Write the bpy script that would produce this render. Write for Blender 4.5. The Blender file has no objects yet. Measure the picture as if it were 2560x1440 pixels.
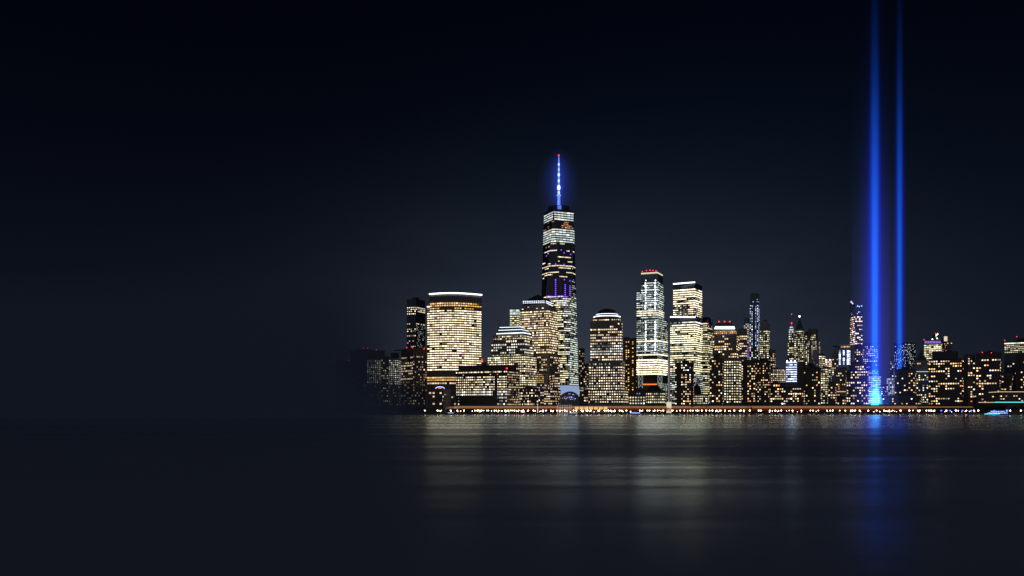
import bpy, bmesh, math, random
from mathutils import Vector, Matrix

C = bpy.context.scene.collection
SC = bpy.context.scene
# ------------------------------------------------------------------ camera
F = 2200.0            # focal length in photo pixels (photo is 2560 wide)
HOR = 1025.0          # photo row of the horizon
CH = 8.0              # camera height above the river
cd = bpy.data.cameras.new('camera'); cam = bpy.data.objects.new('camera', cd); C.objects.link(cam)
cam.location = (0, 0, CH); cam.rotation_euler = (math.pi/2, 0, 0)
cd.sensor_width = 36; cd.lens = 36*F/2560; cd.shift_y = (HOR-720)/2560
cd.clip_start = 0.5; cd.clip_end = 80000
SC.camera = cam
SC.view_settings.view_transform = 'Standard'
try: SC.view_settings.look = 'None'
except Exception: pass
SC.view_settings.exposure = 0; SC.view_settings.gamma = 1
SC.cycles.max_bounces = 5; SC.cycles.diffuse_bounces = 2; SC.cycles.glossy_bounces = 3
SC.cycles.transparent_max_bounces = 24; SC.cycles.volume_bounces = 0
SC.cycles.sample_clamp_indirect = 4.0
SC.cycles.use_denoising = True
SC.cycles.filter_width = 1.5

# ------------------------------------------------------------------ node helper
class NT:
    def __init__(s, nt): s.nt = nt; s.nt.nodes.clear()
    def n(s, t, **kw):
        nd = s.nt.nodes.new(t)
        for k, v in kw.items():
            if k.startswith('_'): setattr(nd, k[1:], v)
            else:
                key = int(k[1:]) if k[0] == 'i' and k[1:].isdigit() else k.replace('__', ' ')
                if isinstance(v, bpy.types.NodeSocket): s.nt.links.new(v, nd.inputs[key])
                else: nd.inputs[key].default_value = v
        return nd
    def m(s, op, a, b=None, c=None, clamp=False):
        kw = {'_operation': op, 'i0': a}
        if b is not None: kw['i1'] = b
        if c is not None: kw['i2'] = c
        nd = s.n('ShaderNodeMath', **kw); nd.use_clamp = clamp
        return nd.outputs[0]
    def vm(s, op, a, b=None, scale=None):
        kw = {'_operation': op, 'i0': a}
        if b is not None: kw['i1'] = b
        nd = s.n('ShaderNodeVectorMath', **kw)
        if scale is not None:
            if isinstance(scale, bpy.types.NodeSocket): s.nt.links.new(scale, nd.inputs['Scale'])
            else: nd.inputs['Scale'].default_value = scale
        return nd.outputs[0]
    def link(s, a, b): s.nt.links.new(a, b)

# ------------------------------------------------------------------ night sky
W = bpy.data.worlds.new('World'); SC.world = W; W.use_nodes = True
t = NT(W.node_tree)
tc = t.n('ShaderNodeTexCoord'); sep = t.n('ShaderNodeSeparateXYZ', i0=tc.outputs['Generated'])
x, y, z = sep.outputs
hl = t.m('SQRT', t.m('ADD', t.m('MULTIPLY', x, x), t.m('MULTIPLY', y, y)))
el = t.m('DIVIDE', t.m('MAXIMUM', z, 0.0), t.m('MAXIMUM', hl, 0.001))        # tan of elevation
az = t.m('ARCTAN2', x, y)                                                    # 0 = across the river
def gauss(v, c, s_):
    d = t.m('DIVIDE', t.m('SUBTRACT', v, c), s_)
    return t.m('POWER', math.e, t.m('MULTIPLY', t.m('MULTIPLY', d, d), -1.0))
def fall(v, s_): return t.m('POWER', math.e, t.m('DIVIDE', v, -s_))
base = (0.00045, 0.00095, 0.0036)
low = (0.0045, 0.0063, 0.0108)      # wide airglow above the horizon
glow = (0.0285, 0.034, 0.0455)     # city light over the skyline
c1 = t.vm('SCALE', low, scale=gauss(el, 0.0, 0.23))
cl = t.n('ShaderNodeTexNoise', Vector=t.n('ShaderNodeMapping', Vector=tc.outputs['Generated'], Scale=(2.2, 2.2, 7.0)).outputs[0], Scale=2.2, Detail=4.0)
clm = t.m('ADD', 0.50, t.m('MULTIPLY', cl.outputs['Fac'], 1.0))
azg = t.m('ADD', gauss(az, 0.07, 0.24), t.m('MULTIPLY', gauss(az, 0.40, 0.18), 0.16))
c2 = t.vm('SCALE', glow, scale=t.m('MULTIPLY', t.m('MULTIPLY', gauss(el, 0.0, 0.17), azg), clm))
back = t.m('MULTIPLY', t.m('POWER', t.m('MAXIMUM', t.m('MULTIPLY', y, -1.0), 0.0), 1.5), gauss(el, 0.0, 0.9))
c3 = t.vm('SCALE', (0.190, 0.210, 0.280), scale=back)     # near bank glow behind the viewer, added to lift river and walls
c4 = t.vm('SCALE', (0.0004, 0.0027, 0.0058), scale=t.m('MULTIPLY', gauss(el, 0.20, 0.17), gauss(az, 0.22, 0.28)))   # faint teal airglow, right
tot = t.vm('ADD', t.vm('ADD', t.vm('ADD', t.vm('ADD', base, c1), c2), c3), c4)
bg = t.n('ShaderNodeBackground', Color=tot, Strength=1.0)
t.n('ShaderNodeOutputWorld', Surface=bg.outputs[0])

# ------------------------------------------------------------------ materials
def mat(name, build):
    m_ = bpy.data.materials.new(name); m_.use_nodes = True
    t = NT(m_.node_tree); build(t); return m_
def out(t, s=None, v=None):
    o = t.n('ShaderNodeOutputMaterial')
    if s is not None: t.link(s, o.inputs['Surface'])
    if v is not None: t.link(v, o.inputs['Volume'])
def wallmat(name, col, rough=0.75, var=0.35, spec=0.3, sc=0.05):
    def b(t):
        o = t.n('ShaderNodeTexCoord').outputs['Object']
        n1 = t.n('ShaderNodeTexNoise', Vector=o, Scale=sc, Detail=5.0).outputs['Fac']
        n2 = t.n('ShaderNodeTexNoise', Vector=t.n('ShaderNodeMapping', Vector=o, Scale=(1.0, 1.0, 0.08)).outputs[0], Scale=0.5, Detail=3.0).outputs['Fac']
        k = t.m('ADD', 1-var*0.9, t.m('MULTIPLY', t.m('ADD', n1, n2), var*0.9))
        c = t.vm('SCALE', col, scale=k)
        p = t.n('ShaderNodeBsdfPrincipled', Base__Color=c, Roughness=rough)
        p.inputs['Specular IOR Level'].default_value = spec
        out(t, p.outputs[0])
    return mat(name, b)
def emimat(name, col, strength, sampling=None):
    def b(t):
        p = t.n('ShaderNodeBsdfPrincipled', Base__Color=(*[min(c, .8)*.5 for c in col], 1), Roughness=0.4, Emission__Color=(*col, 1), Emission__Strength=strength)
        out(t, p.outputs[0])
    m_ = mat(name, b)
    if sampling: m_.cycles.emission_sampling = sampling
    return m_
M = {}
M['stone'] = wallmat('grey_stone', (.26, .24, .21))
M['granite'] = wallmat('brown_granite', (.25, .20, .15), .6)
M['brick'] = wallmat('brown_brick', (.18, .12, .085), .85)
M['redbrick'] = wallmat('dark_red_brick', (.10, .05, .035), .85)
M['darkbrick'] = wallmat('dark_brick', (.085, .066, .055), .85)
M['cream'] = wallmat('pale_limestone', (.38, .34, .28), .8)
M['glass'] = wallmat('blue_black_curtain_glass', (.035, .045, .05), .22, .3, .6)
M['greenglass'] = wallmat('green_grey_curtain_glass', (.07, .10, .095), .25, .3, .6)
M['paleglass'] = wallmat('pale_curtain_glass', (.12, .13, .14), .3, .3, .6)
M['metal'] = wallmat('dark_painted_metal', (.05, .05, .055), .45)
M['palemetal'] = wallmat('pale_painted_metal', (.35, .37, .4), .45)
M['copper'] = wallmat('green_copper_roof', (.05, .09, .075), .6)
M['roof'] = wallmat('dark_roofing', (.035, .035, .04), .7)
M['purple'] = wallmat('purple_grey_lit_stone', (.26, .21, .29), .7)  # purple tint also holds the coloured light on some blocks
M['concrete'] = wallmat('seawall_concrete', (.20, .17, .145), .85)
M['bark'] = wallmat('tree_bark', (.06, .045, .03), .9)
M['leaf'] = wallmat('tree_leaves', (.045, .07, .025), .7, .6, .2, .3)
M['white_e'] = emimat('white_strip_light', (.80, .88, 1.0), 2.6)
M['whitesoft_e'] = emimat('soft_white_light', (.72, .85, 1.0), 1.0)
M['cream_e'] = emimat('cream_crown_light', (1.0, .88, .62), .75)
M['red_e'] = emimat('red_beacon_light', (1.0, .03, .03), 3.0)
M['orange_e'] = emimat('orange_light', (1.0, .18, .04), 1.3)
M['purple_e'] = emimat('purple_light', (.22, .06, 1.0), 2.4)
M['purplesoft_e'] = emimat('soft_purple_light', (.28, .16, .85), .8)
M['blue_e'] = emimat('blue_light', (.05, .09, 1.0), 5.0)
M['bluewhite_e'] = emimat('blue_white_light', (.35, .48, 1.0), 2.2)
M['podium_e'] = emimat('pale_blue_podium_light', (.42, .55, .9), .62)
M['cyan_e'] = emimat('cyan_light', (.1, .8, .9), 1.8)
M['teal_e'] = emimat('teal_glass_light', (.22, .55, .46), .55)
M['lamp_e'] = emimat('warm_lamp_light', (1.0, .70, .42), 10.0)
M['lampwhite_e'] = emimat('white_lamp_light', (.95, .92, 1.0), 10.0)
M['gold_e'] = emimat('gold_window_light', (1.0, .66, .28), .8)
M['amberline_e'] = emimat('amber_trail_light', (1.0, .34, .08), 1.1)
M['creamline_e'] = emimat('cream_edge_trail_light', (1.0, .66, .42), .75)
M['redline_e'] = emimat('red_trail_light', (.75, .02, .04), .8)

def wmat(t):                                  # lit panes: each room has its own lamp colour and brightness
    a = t.n('ShaderNodeAttribute', _attribute_name='lit')
    o = t.n('ShaderNodeTexCoord').outputs['Object']
    n = t.n('ShaderNodeTexNoise', Vector=o, Scale=0.45, Detail=2.0).outputs['Fac']
    c = t.vm('SCALE', a.outputs['Color'], scale=t.m('ADD', .55, t.m('MULTIPLY', n, .9)))
    p = t.n('ShaderNodeBsdfPrincipled', Base__Color=(.03, .033, .036, 1), Roughness=.12, Emission__Color=c, Emission__Strength=1.0)
    out(t, p.outputs[0])
M['pane'] = mat('lit_window_glass', wmat)
M['dark'] = wallmat('unlit_window_glass', (.018, .022, .026), .12, .2, .6)

# ------------------------------------------------------------------ mesh helpers
def X(px, Y): return (px-1280)/F*Y
def Zp(py, Y): return CH+(HOR-py)/F*Y
def PX(p): return 1280+F*p[0]/p[1]
class MB:
    def __init__(s): s.v = []; s.f = []; s.c = []; s.mi = []
    def add(s, vs, fs, col=None, mi=0):
        o = len(s.v); s.v += [tuple(v) for v in vs]
        for f in fs: s.f.append([i+o for i in f]); s.c.append(col); s.mi.append(mi)
    def quad(s, a, b, c, d, col=None, mi=0): s.add([a, b, c, d], [(0, 1, 2, 3)], col, mi)
    def prism(s, poly, z0, z1, top=None):
        n = len(poly); top = top or poly
        vs = [(p[0], p[1], z0) for p in poly]+[(p[0], p[1], z1) for p in top]
        s.add(vs, [tuple(range(n-1, -1, -1)), tuple(range(n, 2*n))]+[(i, (i+1) % n, n+(i+1) % n, n+i) for i in range(n)])
    def box(s, x0, x1, y0, y1, z0, z1): s.prism([(x0, y0), (x1, y0), (x1, y1), (x0, y1)], z0, z1)
    def tube(s, a, b, r0, r1=None, n=8):
        a, b = Vector(a), Vector(b); d = (b-a).normalized(); r1 = r0 if r1 is None else r1
        u = d.orthogonal().normalized(); w = d.cross(u)
        vs = [a+(u*math.cos(k*2*math.pi/n)+w*math.sin(k*2*math.pi/n))*r0 for k in range(n)]
        vs += [b+(u*math.cos(k*2*math.pi/n)+w*math.sin(k*2*math.pi/n))*r1 for k in range(n)]
        s.add(vs, [tuple(range(n-1, -1, -1)), tuple(range(n, 2*n))]+[(i, (i+1) % n, n+(i+1) % n, n+i) for i in range(n)])
    def ball(s, c, r, rz=None, nu=8, nv=5, half=False):
        rz = rz or r; vs = []; fs = []
        lo = 0 if half else -math.pi/2
        for j in range(nv+1):
            a = lo+(math.pi/2-lo)*j/nv
            for i in range(nu):
                b = 2*math.pi*i/nu
                vs.append((c[0]+r*math.cos(a)*math.cos(b), c[1]+r*math.cos(a)*math.sin(b), c[2]+rz*math.sin(a)))
        for j in range(nv):
            for i in range(nu):
                fs.append((j*nu+i, j*nu+(i+1) % nu, (j+1)*nu+(i+1) % nu, (j+1)*nu+i))
        s.add(vs, fs)
    def build(s, name, mats, parent=None, origin=None):
        me = bpy.data.meshes.new(name)
        if not isinstance(mats, (list, tuple)): mats = [mats]
        org = Vector(origin) if origin is not None else (parent.matrix_world_loc if False else None)
        off = Vector(origin) if origin is not None else (Vector(LOC[parent.name]) if parent is not None else Vector((0, 0, 0)))
        me.from_pydata([(v[0]-off.x, v[1]-off.y, v[2]-off.z) for v in s.v], [], s.f)
        for m_ in mats: me.materials.append(m_)
        if any(s.mi): me.polygons.foreach_set('material_index', s.mi)
        if any(c is not None for c in s.c):
            at = me.color_attributes.new('lit', 'FLOAT_COLOR', 'CORNER'); data = []
            for f, c in zip(s.f, s.c): data += [*(c or (0, 0, 0)), 1.0]*len(f)
            at.data.foreach_set('color', data)
        me.update()
        o = bpy.data.objects.new(name, me); C.objects.link(o)
        if parent is not None:
            o.parent = parent
            if origin is not None: o.location = off-Vector(LOC[parent.name])
            LOC[o.name] = off
        else:
            o.location = off; LOC[o.name] = off
        return o
LOC = {}
def root(name, label, cat, loc, group=None):
    o = bpy.data.objects.new(name, None); C.objects.link(o); o.location = loc; LOC[o.name] = Vector(loc)
    o['label'] = label; o['category'] = cat
    if group: o['group'] = group
    return o
def structure(o, kind='structure'): o['kind'] = kind; return o

# palettes, linear light
PAL = {
 'warm': [((1, .74, .42), 5), ((1, .83, .56), 4), ((1, .62, .28), 1.5), ((1, .9, .72), 1)],
 'cream': [((1, .80, .50), 6), ((1, .88, .66), 4), ((1, .70, .38), 1)],
 'amber': [((1, .56, .20), 5), ((1, .68, .34), 5), ((1, .84, .60), 4), ((1, .36, .12), .8), ((.8, .9, 1), .7)],
 'mix': [((1, .74, .42), 5), ((1, .9, .72), 3), ((.85, .95, 1), 1.5), ((1, .55, .2), 1)],
 'white': [((1, .93, .80), 4), ((.86, .95, .95), 3), ((1, .82, .58), 2)],
 'yellow': [((1, .86, .45), 5), ((1, .92, .62), 3), ((.92, .95, .75), 2)],
 'cool': [((.74, .88, .86), 5), ((.85, .95, .95), 3), ((.95, .97, .8), 2)],
 'green': [((.60, .78, .68), 5), ((.78, .9, .78), 3), ((1, .92, .70), 3)],
 'blue': [((.50, .62, 1), 5), ((.75, .82, 1), 3)],
 'gold': [((1, .52, .12), 6), ((1, .66, .24), 3)],
 'pink': [((1, .70, .55), 4), ((1, .80, .66), 3), ((.8, .85, 1), 1.5), ((1, .55, .3), 1.5)],
 'purple': [((.28, .12, .7), 5), ((.5, .3, .9), 2)],
 'grey': [((.45, .46, .42), 5), ((.6, .6, .5), 2)],
 'orange': [((1, .25, .06), 3), ((1, .6, .3), 2)],
}
def pick(pal, rnd, b, sg=.5):
    cs = PAL[pal]; r = rnd.uniform(0, sum(w for _, w in cs))
    for c, w in cs:
        r -= w
        if r <= 0: break
    k = b*1.3*math.exp(rnd.gauss(-.08, sg))
    return tuple(q*k for q in c)

def Zn(ya, yb, fh=6, bw=6, p=.6, pal='warm', st='p', wx=.62, wy=.52, b=1.0, faces='LR', run=.0, cols=None, rows=0.0):
    """a zone of windows: photo rows ya..yb, storey height and bay width in photo pixels, share lit"""
    return dict(ya=ya, yb=yb, fh=fh, bw=bw, p=p, pal=pal, st=st, wx=wx, wy=wy, b=b, faces=faces, run=run, cols=cols, rows=rows)

def cut(poly, z):
    pts = []
    n = len(poly)
    for i in range(n):
        a, b = poly[i], poly[(i+1) % n]
        if (a[2]-z)*(b[2]-z) < 0 or (a[2] == z) != (b[2] == z):
            if a[2] == b[2]: continue
            k = (z-a[2])/(b[2]-a[2])
            if 0 <= k <= 1: pts.append(a.lerp(b, k))
    if len(pts) < 2: return None
    pts.sort(key=lambda p: PX(p))
    return pts[0], pts[-1]

class Win:
    """collects the windows of one building"""
    def __init__(s, seed, Y): s.r = random.Random(seed); s.Y = Y; s.single = []; s.bands = {}; s.unlit = MB()
    def zone(s, polys, z, dy=0):
        Y = s.Y; r = s.r
        za, zb = Zp(z['ya'], Y), Zp(z['yb'], Y)
        fh = z['fh']/F*Y; bw = z['bw']/F*Y
        nf = max(1, int(round((za-zb)/fh))); fh = (za-zb)/nf
        for k in range(nf):
            zc = za-(k+.5)*fh; h = fh*z['wy']*.86/2
            rowp = z['p']
            if z['rows']: rowp = min(1, max(.04, z['p']+r.gauss(0, z['rows'])))
            state = r.random() < rowp
            for pi, poly in polys:
                if 'LR'[pi if pi < 2 else 0] not in z['faces'] and pi < 2: continue
                c0 = cut(poly, zc-h); c1 = cut(poly, zc+h)
                if not c0 or not c1: continue
                L = (c0[1]-c0[0]).length
                if L < bw*.6: continue
                nb = max(1, int(round(L/bw)))
                nrm = (poly[1]-poly[0]).cross(poly[2]-poly[0]).normalized()
                ctr = sum(poly, Vector())/len(poly)
                if nrm.dot(Vector((0, 0, 30))-ctr) < 0: nrm = -nrm
                off = nrm*.14
                for i in range(nb):
                    if z['cols'] is not None and z['cols'][(i*len(z['cols']))//nb] == '0': continue
                    if z['run'] == 0 or r.random() > z['run']: state = r.random() < rowp
                    g = (1-(z['wx']*.9 if z['wx'] < .8 else z['wx']))/2
                    a, b_ = (i+g)/nb, (i+1-g)/nb
                    q = [c0[0].lerp(c0[1], a)+off, c0[0].lerp(c0[1], b_)+off, c1[0].lerp(c1[1], b_)+off, c1[0].lerp(c1[1], a)+off]
                    if state:
                        col = pick(z['pal'], r, z['b'], .5 if z['st'] == 'p' else .32)
                        if z['st'] == 'p': s.single.append((q, col))
                        else: s.bands.setdefault(round(zc, 2), MB()).quad(*q, col, 0)
                    elif z['p'] > .55 and r.random() < .65:      # unlit pane given a dim glow to soften dark gaps
                        col = pick(z['pal'], r, z['b']*.16)
                        if z['st'] == 'p': s.single.append((q, col))
                        else: s.bands.setdefault(round(zc, 2), MB()).quad(*q, col, 0)
                    else:
                        if z['st'] == 'p': s.unlit.quad(*q, (0, 0, 0), 0)
                        else: s.bands.setdefault(round(zc, 2), MB()).quad(*q, (0, 0, 0), 1)
    def finish(s, parent, cap=100):
        keys = sorted(s.bands, key=lambda k: -len(s.bands[k].f))
        for k in keys[:100]: s.bands[k].build('window_band', [M['pane'], M['dark']], parent)
        rest = MB()
        for k in keys[100:]:
            m_ = s.bands[k]; o = len(rest.v); rest.v += m_.v; rest.f += [[i+o for i in f] for f in m_.f]; rest.c += m_.c; rest.mi += m_.mi
        s.single.sort(key=lambda w: -sum(w[1]))
        for q, c in s.single[:cap]:
            m_ = MB(); m_.quad(*q, c); m_.build('window', M['pane'], parent)
        for q, c in s.single[cap:]: rest.quad(*q, c, 0)
        for f in range(len(s.unlit.f)):
            rest.quad(*[s.unlit.v[i] for i in s.unlit.f[f]], (0, 0, 0), 1)
        if rest.f: structure(rest.build('windows', [M['pane'], M['dark']], parent), 'stuff')

def plan(x0, xc, x1, Y, side=38.0):
    """footprint as seen: left end, near corner, right end given in photo columns"""
    P = Vector((X(xc, Y), Y)); d = P.normalized(); rr = Vector((d.y, -d.x))
    def reach(u, px):
        k = (px-1280)/F
        return (k*P.y-P.x)/(u.x-k*u.y)
    wl = (xc-x0)/F*Y; wr = (x1-xc)/F*Y
    if wr < 1.0 and wl >= 1.0:
        u = -rr; l = P+u*reach(u, x0); rgt = P+d*side
        return [l, P, rgt, l+rgt-P]
    if wl < 1.0:
        u = rr; rg = P+u*reach(u, x1); lf = P+d*side
        return [lf, P, rg, lf+rg-P]
    s_ = min(1.0, min(wr, wl)/side); th = max(math.asin(s_), .12) if s_ < .7 else math.atan2(wr, wl)
    if wl < wr and s_ < .7: th = math.pi/2-th
    ul = -rr*math.cos(th)+d*math.sin(th); ur = rr*math.sin(th)+d*math.cos(th)
    l = P+ul*reach(ul, x0); r_ = P+ur*reach(ur, x1)
    return [l, P, r_, l+r_-P]
def faces_of(pl, z0, z1, bare=False):
    """the two street faces (0 left, 1 right) as 3-D quads"""
    res = []
    for k, (a, b) in enumerate(((pl[0], pl[1]), (pl[1], pl[2]))):
        res.append((k, [Vector((a.x, a.y, z0)), Vector((b.x, b.y, z0)), Vector((b.x, b.y, z1)), Vector((a.x, a.y, z1))]))
    return res
def shrink(pl, k, dx=0, dy=0):
    c = sum(pl, Vector((0, 0)))/len(pl)
    return [c+(p-c)*k for p in pl]
def beacon(parent, px, py, Y, r=.9, m='red_e', name='beacon', n=6):
    b = MB(); b.ball((X(px, Y), Y, Zp(py, Y)), r, None, n, 4)
    z0 = LOCTOP.get(parent.name)
    return b.build(name, M[m], parent)
LOCTOP = {}

def tower(name, label, cat, Y, tiers, zones, wall='granite', seed=0, group=None, pent=None, parapet=True,
          beacons=(), masts=(), cap=100, side=38.0, ground=2.4, roofm='roof', clutter=True, fins=0):
    """tiers: [(x0, xc, x1, ytop), ...] from the top down, each standing a little wider than the one above"""
    t0 = tiers[0]
    r = root(name, label, cat, (X(tiers[-1][1], Y), Y, ground), group)
    w = MB(); rnd = random.Random(seed*7+3)
    plans = []
    for i, tr in enumerate(tiers):
        pl = plan(tr[0], tr[1], tr[2], Y-2.2*i, side+3*i)
        zt = Zp(tr[3], Y); zb = Zp(tiers[i+1][3], Y) if i+1 < len(tiers) else ground
        plans.append((pl, zt, zb)); w.prism(pl, zb, zt)
        if parapet and i+1 < len(tiers)+1:
            q = shrink(pl, 1.012); w.prism(q, zt-1.4, zt+.9)
        if fins:                                   # stone piers running up the wall
            for a, b in ((pl[0], pl[1]), (pl[1], pl[2])):
                L = (b-a).length; n = max(1, int(L/fins))
                nn = Vector(((b-a).y, -(b-a).x)).normalized()
                for k in range(n+1):
                    p = a.lerp(b, k/n)
                    w.box(p.x-.35, p.x+.35, p.y-.35+nn.y*.1, p.y+.35+nn.y*.1, zb, zt)
    w.build('wall', M[wall], r)
    wn = Win(seed, Y)
    for z in zones:
        for pl, zt, zb in plans:
            ya = max(z['ya'], HOR-(zt-CH)*F/Y+1); yb = min(z['yb'], HOR-(zb-CH)*F/Y)
            if yb-ya < z['fh']*.7: continue
            zz = dict(z); zz['ya'] = ya; zz['yb'] = yb
            wn.zone(faces_of(pl, zb, zt), zz)
    wn.finish(r, cap)
    pl, zt, zb = plans[0]
    rf = MB(); c = sum(pl, Vector((0, 0)))/4
    if pent:
        px0, px1, py = pent
        pp = plan(px0, px1, px1, Y+9, 14); rf.prism(pp, zt-1, Zp(py, Y))
    if clutter:
        for k in range(5):
            a = rnd.uniform(.15, .85); b = rnd.uniform(.2, .8)
            q = pl[1]+(pl[0]-pl[1])*a+(pl[2]-pl[1])*b; s_ = rnd.uniform(1.2, 3.2); h = rnd.uniform(1.2, 3.2)
            rf.box(q.x-s_, q.x+s_, q.y-s_*.7, q.y+s_*.7, zt-.2, zt+h)
    if rf.f: rf.build('roof', M[roofm], r)
    for bx, by in beacons:
        yb_ = Y+8; b = MB(); p = (X(bx, yb_), yb_)
        b.tube((*p, zt-1.5), (*p, Zp(by, yb_)), .12, .08, 5)
        bo = b.build('beacon_mast', M['metal'], r)
        q = MB(); q.ball((*p, Zp(by, yb_)+.3), 0.9 if bx > 1000 else .6, None, 8, 5); q.build('beacon', M['red_e'], bo)
    for mx, my in masts:
        b = MB(); b.tube((X(mx, Y+10), Y+10, zt-1), (X(mx, Y+10), Y+10, Zp(my, Y+10)), .5, .15, 6); b.build('antenna', M['metal'], r)
    return r, plans
def strip(parent, pts, r_, m, name='light_strip'):
    """a lit tube along photo points (px, py, Y)"""
    b = MB(); P = [Vector((X(a, Y), Y, Zp(c, Y))) for a, c, Y in pts]
    for p, q in zip(P, P[1:]): b.tube(p, q, r_, None, 6)
    return b.build(name, M[m], parent)
def hip(parent, base, z0, z1, k, mname, name='roof', apex=None):
    """a hipped or pyramid roof"""
    c = sum(base, Vector((0, 0)))/len(base); top = [c+(p-c)*k for p in base]
    b = MB(); b.prism(base, z0, z1, top); return b.build(name, M[mname], parent)

# ================================================================== the ground, the river, the island
def water(t):
    g = t.n('ShaderNodeNewGeometry').outputs['Position']
    gy = t.n('ShaderNodeSeparateXYZ', i0=g)
    st = t.n('ShaderNodeMapping', Vector=g, Scale=(0.0016, 0.016, 1)).outputs[0]          # long wind lanes
    n = t.n('ShaderNodeTexNoise', Vector=st, Scale=1.0, Detail=9.0, Roughness=.74).outputs['Fac']
    lanes = t.n('ShaderNodeMapRange', Value=n, i1=.40, i2=.60, i3=0.0, i4=1.0).outputs[0]
    stf = t.n('ShaderNodeMapping', Vector=g, Location=(3, 7, 0), Scale=(0.005, 0.07, 1)).outputs[0]
    nf = t.n('ShaderNodeTexNoise', Vector=stf, Scale=1.0, Detail=6.0, Roughness=.7).outputs['Fac']
    fine = t.n('ShaderNodeMapRange', Value=nf, i1=.38, i2=.62, i3=0.0, i4=1.0).outputs[0]
    # a broad mid-river band where the reflection is darkened in the mix
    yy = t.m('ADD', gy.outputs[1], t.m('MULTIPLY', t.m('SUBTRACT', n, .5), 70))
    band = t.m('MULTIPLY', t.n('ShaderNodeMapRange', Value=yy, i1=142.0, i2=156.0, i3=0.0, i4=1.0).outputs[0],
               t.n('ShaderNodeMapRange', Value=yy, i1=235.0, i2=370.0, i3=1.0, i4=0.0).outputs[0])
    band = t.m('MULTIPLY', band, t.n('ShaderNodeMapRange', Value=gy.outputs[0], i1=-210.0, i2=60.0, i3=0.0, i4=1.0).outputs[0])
    fc = t.n('ShaderNodeLayerWeight', Blend=0.5).outputs['Facing']
    fr = t.m('MULTIPLY', t.m('POWER', fc, 22.0), 1.3)
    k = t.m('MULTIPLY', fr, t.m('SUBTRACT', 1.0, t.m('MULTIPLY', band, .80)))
    k = t.m('MULTIPLY', k, t.m('MULTIPLY', t.m('ADD', .50, t.m('MULTIPLY', lanes, .85)), t.m('ADD', .60, t.m('MULTIPLY', fine, .95))), clamp=True)
    near = t.n('ShaderNodeMapRange', Value=gy.outputs[1], i1=135.0, i2=165.0, i3=1.0, i4=0.0).outputs[0]      # near zone where reflection strength is set by position
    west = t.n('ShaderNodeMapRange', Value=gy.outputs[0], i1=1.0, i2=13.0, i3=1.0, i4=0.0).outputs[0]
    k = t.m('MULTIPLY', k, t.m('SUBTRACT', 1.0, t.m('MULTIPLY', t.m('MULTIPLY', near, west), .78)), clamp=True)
    k = t.m('MULTIPLY', k, t.m('ADD', 1.0, t.m('MULTIPLY', t.m('MULTIPLY', near, t.n('ShaderNodeMapRange', Value=gy.outputs[0], i1=24.0, i2=36.0, i3=1.0, i4=-.35).outputs[0]), .9)), clamp=True)  # reflection raised under the bright towers, lowered under the beams
    sharp = t.n('ShaderNodeBsdfGlossy', Color=(.82, .94, 1, 1), Roughness=t.m('SUBTRACT', t.n('ShaderNodeMapRange', Value=gy.outputs[1], i1=150.0, i2=600.0, i3=.28, i4=.20).outputs[0], t.m('MULTIPLY', lanes, .04)))
    soft = t.n('ShaderNodeBsdfGlossy', Color=(.86, .93, 1, 1), Roughness=.40)
    gl = t.n('ShaderNodeMixShader', i0=.15, i1=sharp.outputs[0], i2=soft.outputs[0])
    body = t.n('ShaderNodeBsdfDiffuse', Color=(.33, .375, .44, 1))
    out(t, t.n('ShaderNodeMixShader', i0=k, i1=body.outputs[0], i2=gl.outputs[0]).outputs[0])
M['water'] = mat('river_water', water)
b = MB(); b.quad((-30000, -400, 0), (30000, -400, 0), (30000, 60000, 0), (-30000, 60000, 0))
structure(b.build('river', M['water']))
SH = 1500.0
def shade(t):
    g = t.n('ShaderNodeNewGeometry').outputs['Position']
    n = t.n('ShaderNodeTexNoise', Vector=g, Scale=.05, Detail=5.0).outputs['Fac']
    c = t.vm('SCALE', (.07, .066, .06), scale=t.m('ADD', .5, n))
    out(t, t.n('ShaderNodeBsdfPrincipled', Base__Color=c, Roughness=.85).outputs[0])
M['ground'] = mat('island_ground', shade)
b = MB(); gp = [(X(905, SH), SH+6), (2400, SH+6), (22000, 30000), (X(880, 4000), 4000), (X(868, 2000), 2000)]
b.prism(gp, -1.0, 2.4); structure(b.build('ground', M['ground']))
b = MB(); b.box(X(925, SH), 2300, SH-3, SH+6, -1.5, 2.6); b.box(X(925, SH), 2300, SH-3.4, SH-2.2, 2.6, 3.0)
for i in range(240):
    xx = X(930, SH)+i*9.2; b.box(xx-.35, xx+.35, SH-3.7, SH-3.0, -1.5, 2.75)
sw = b.build('seawall', M['concrete']); structure(sw)
sw['label'] = 'long brown seawall along the far river bank'; sw['category'] = 'seawall'

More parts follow.
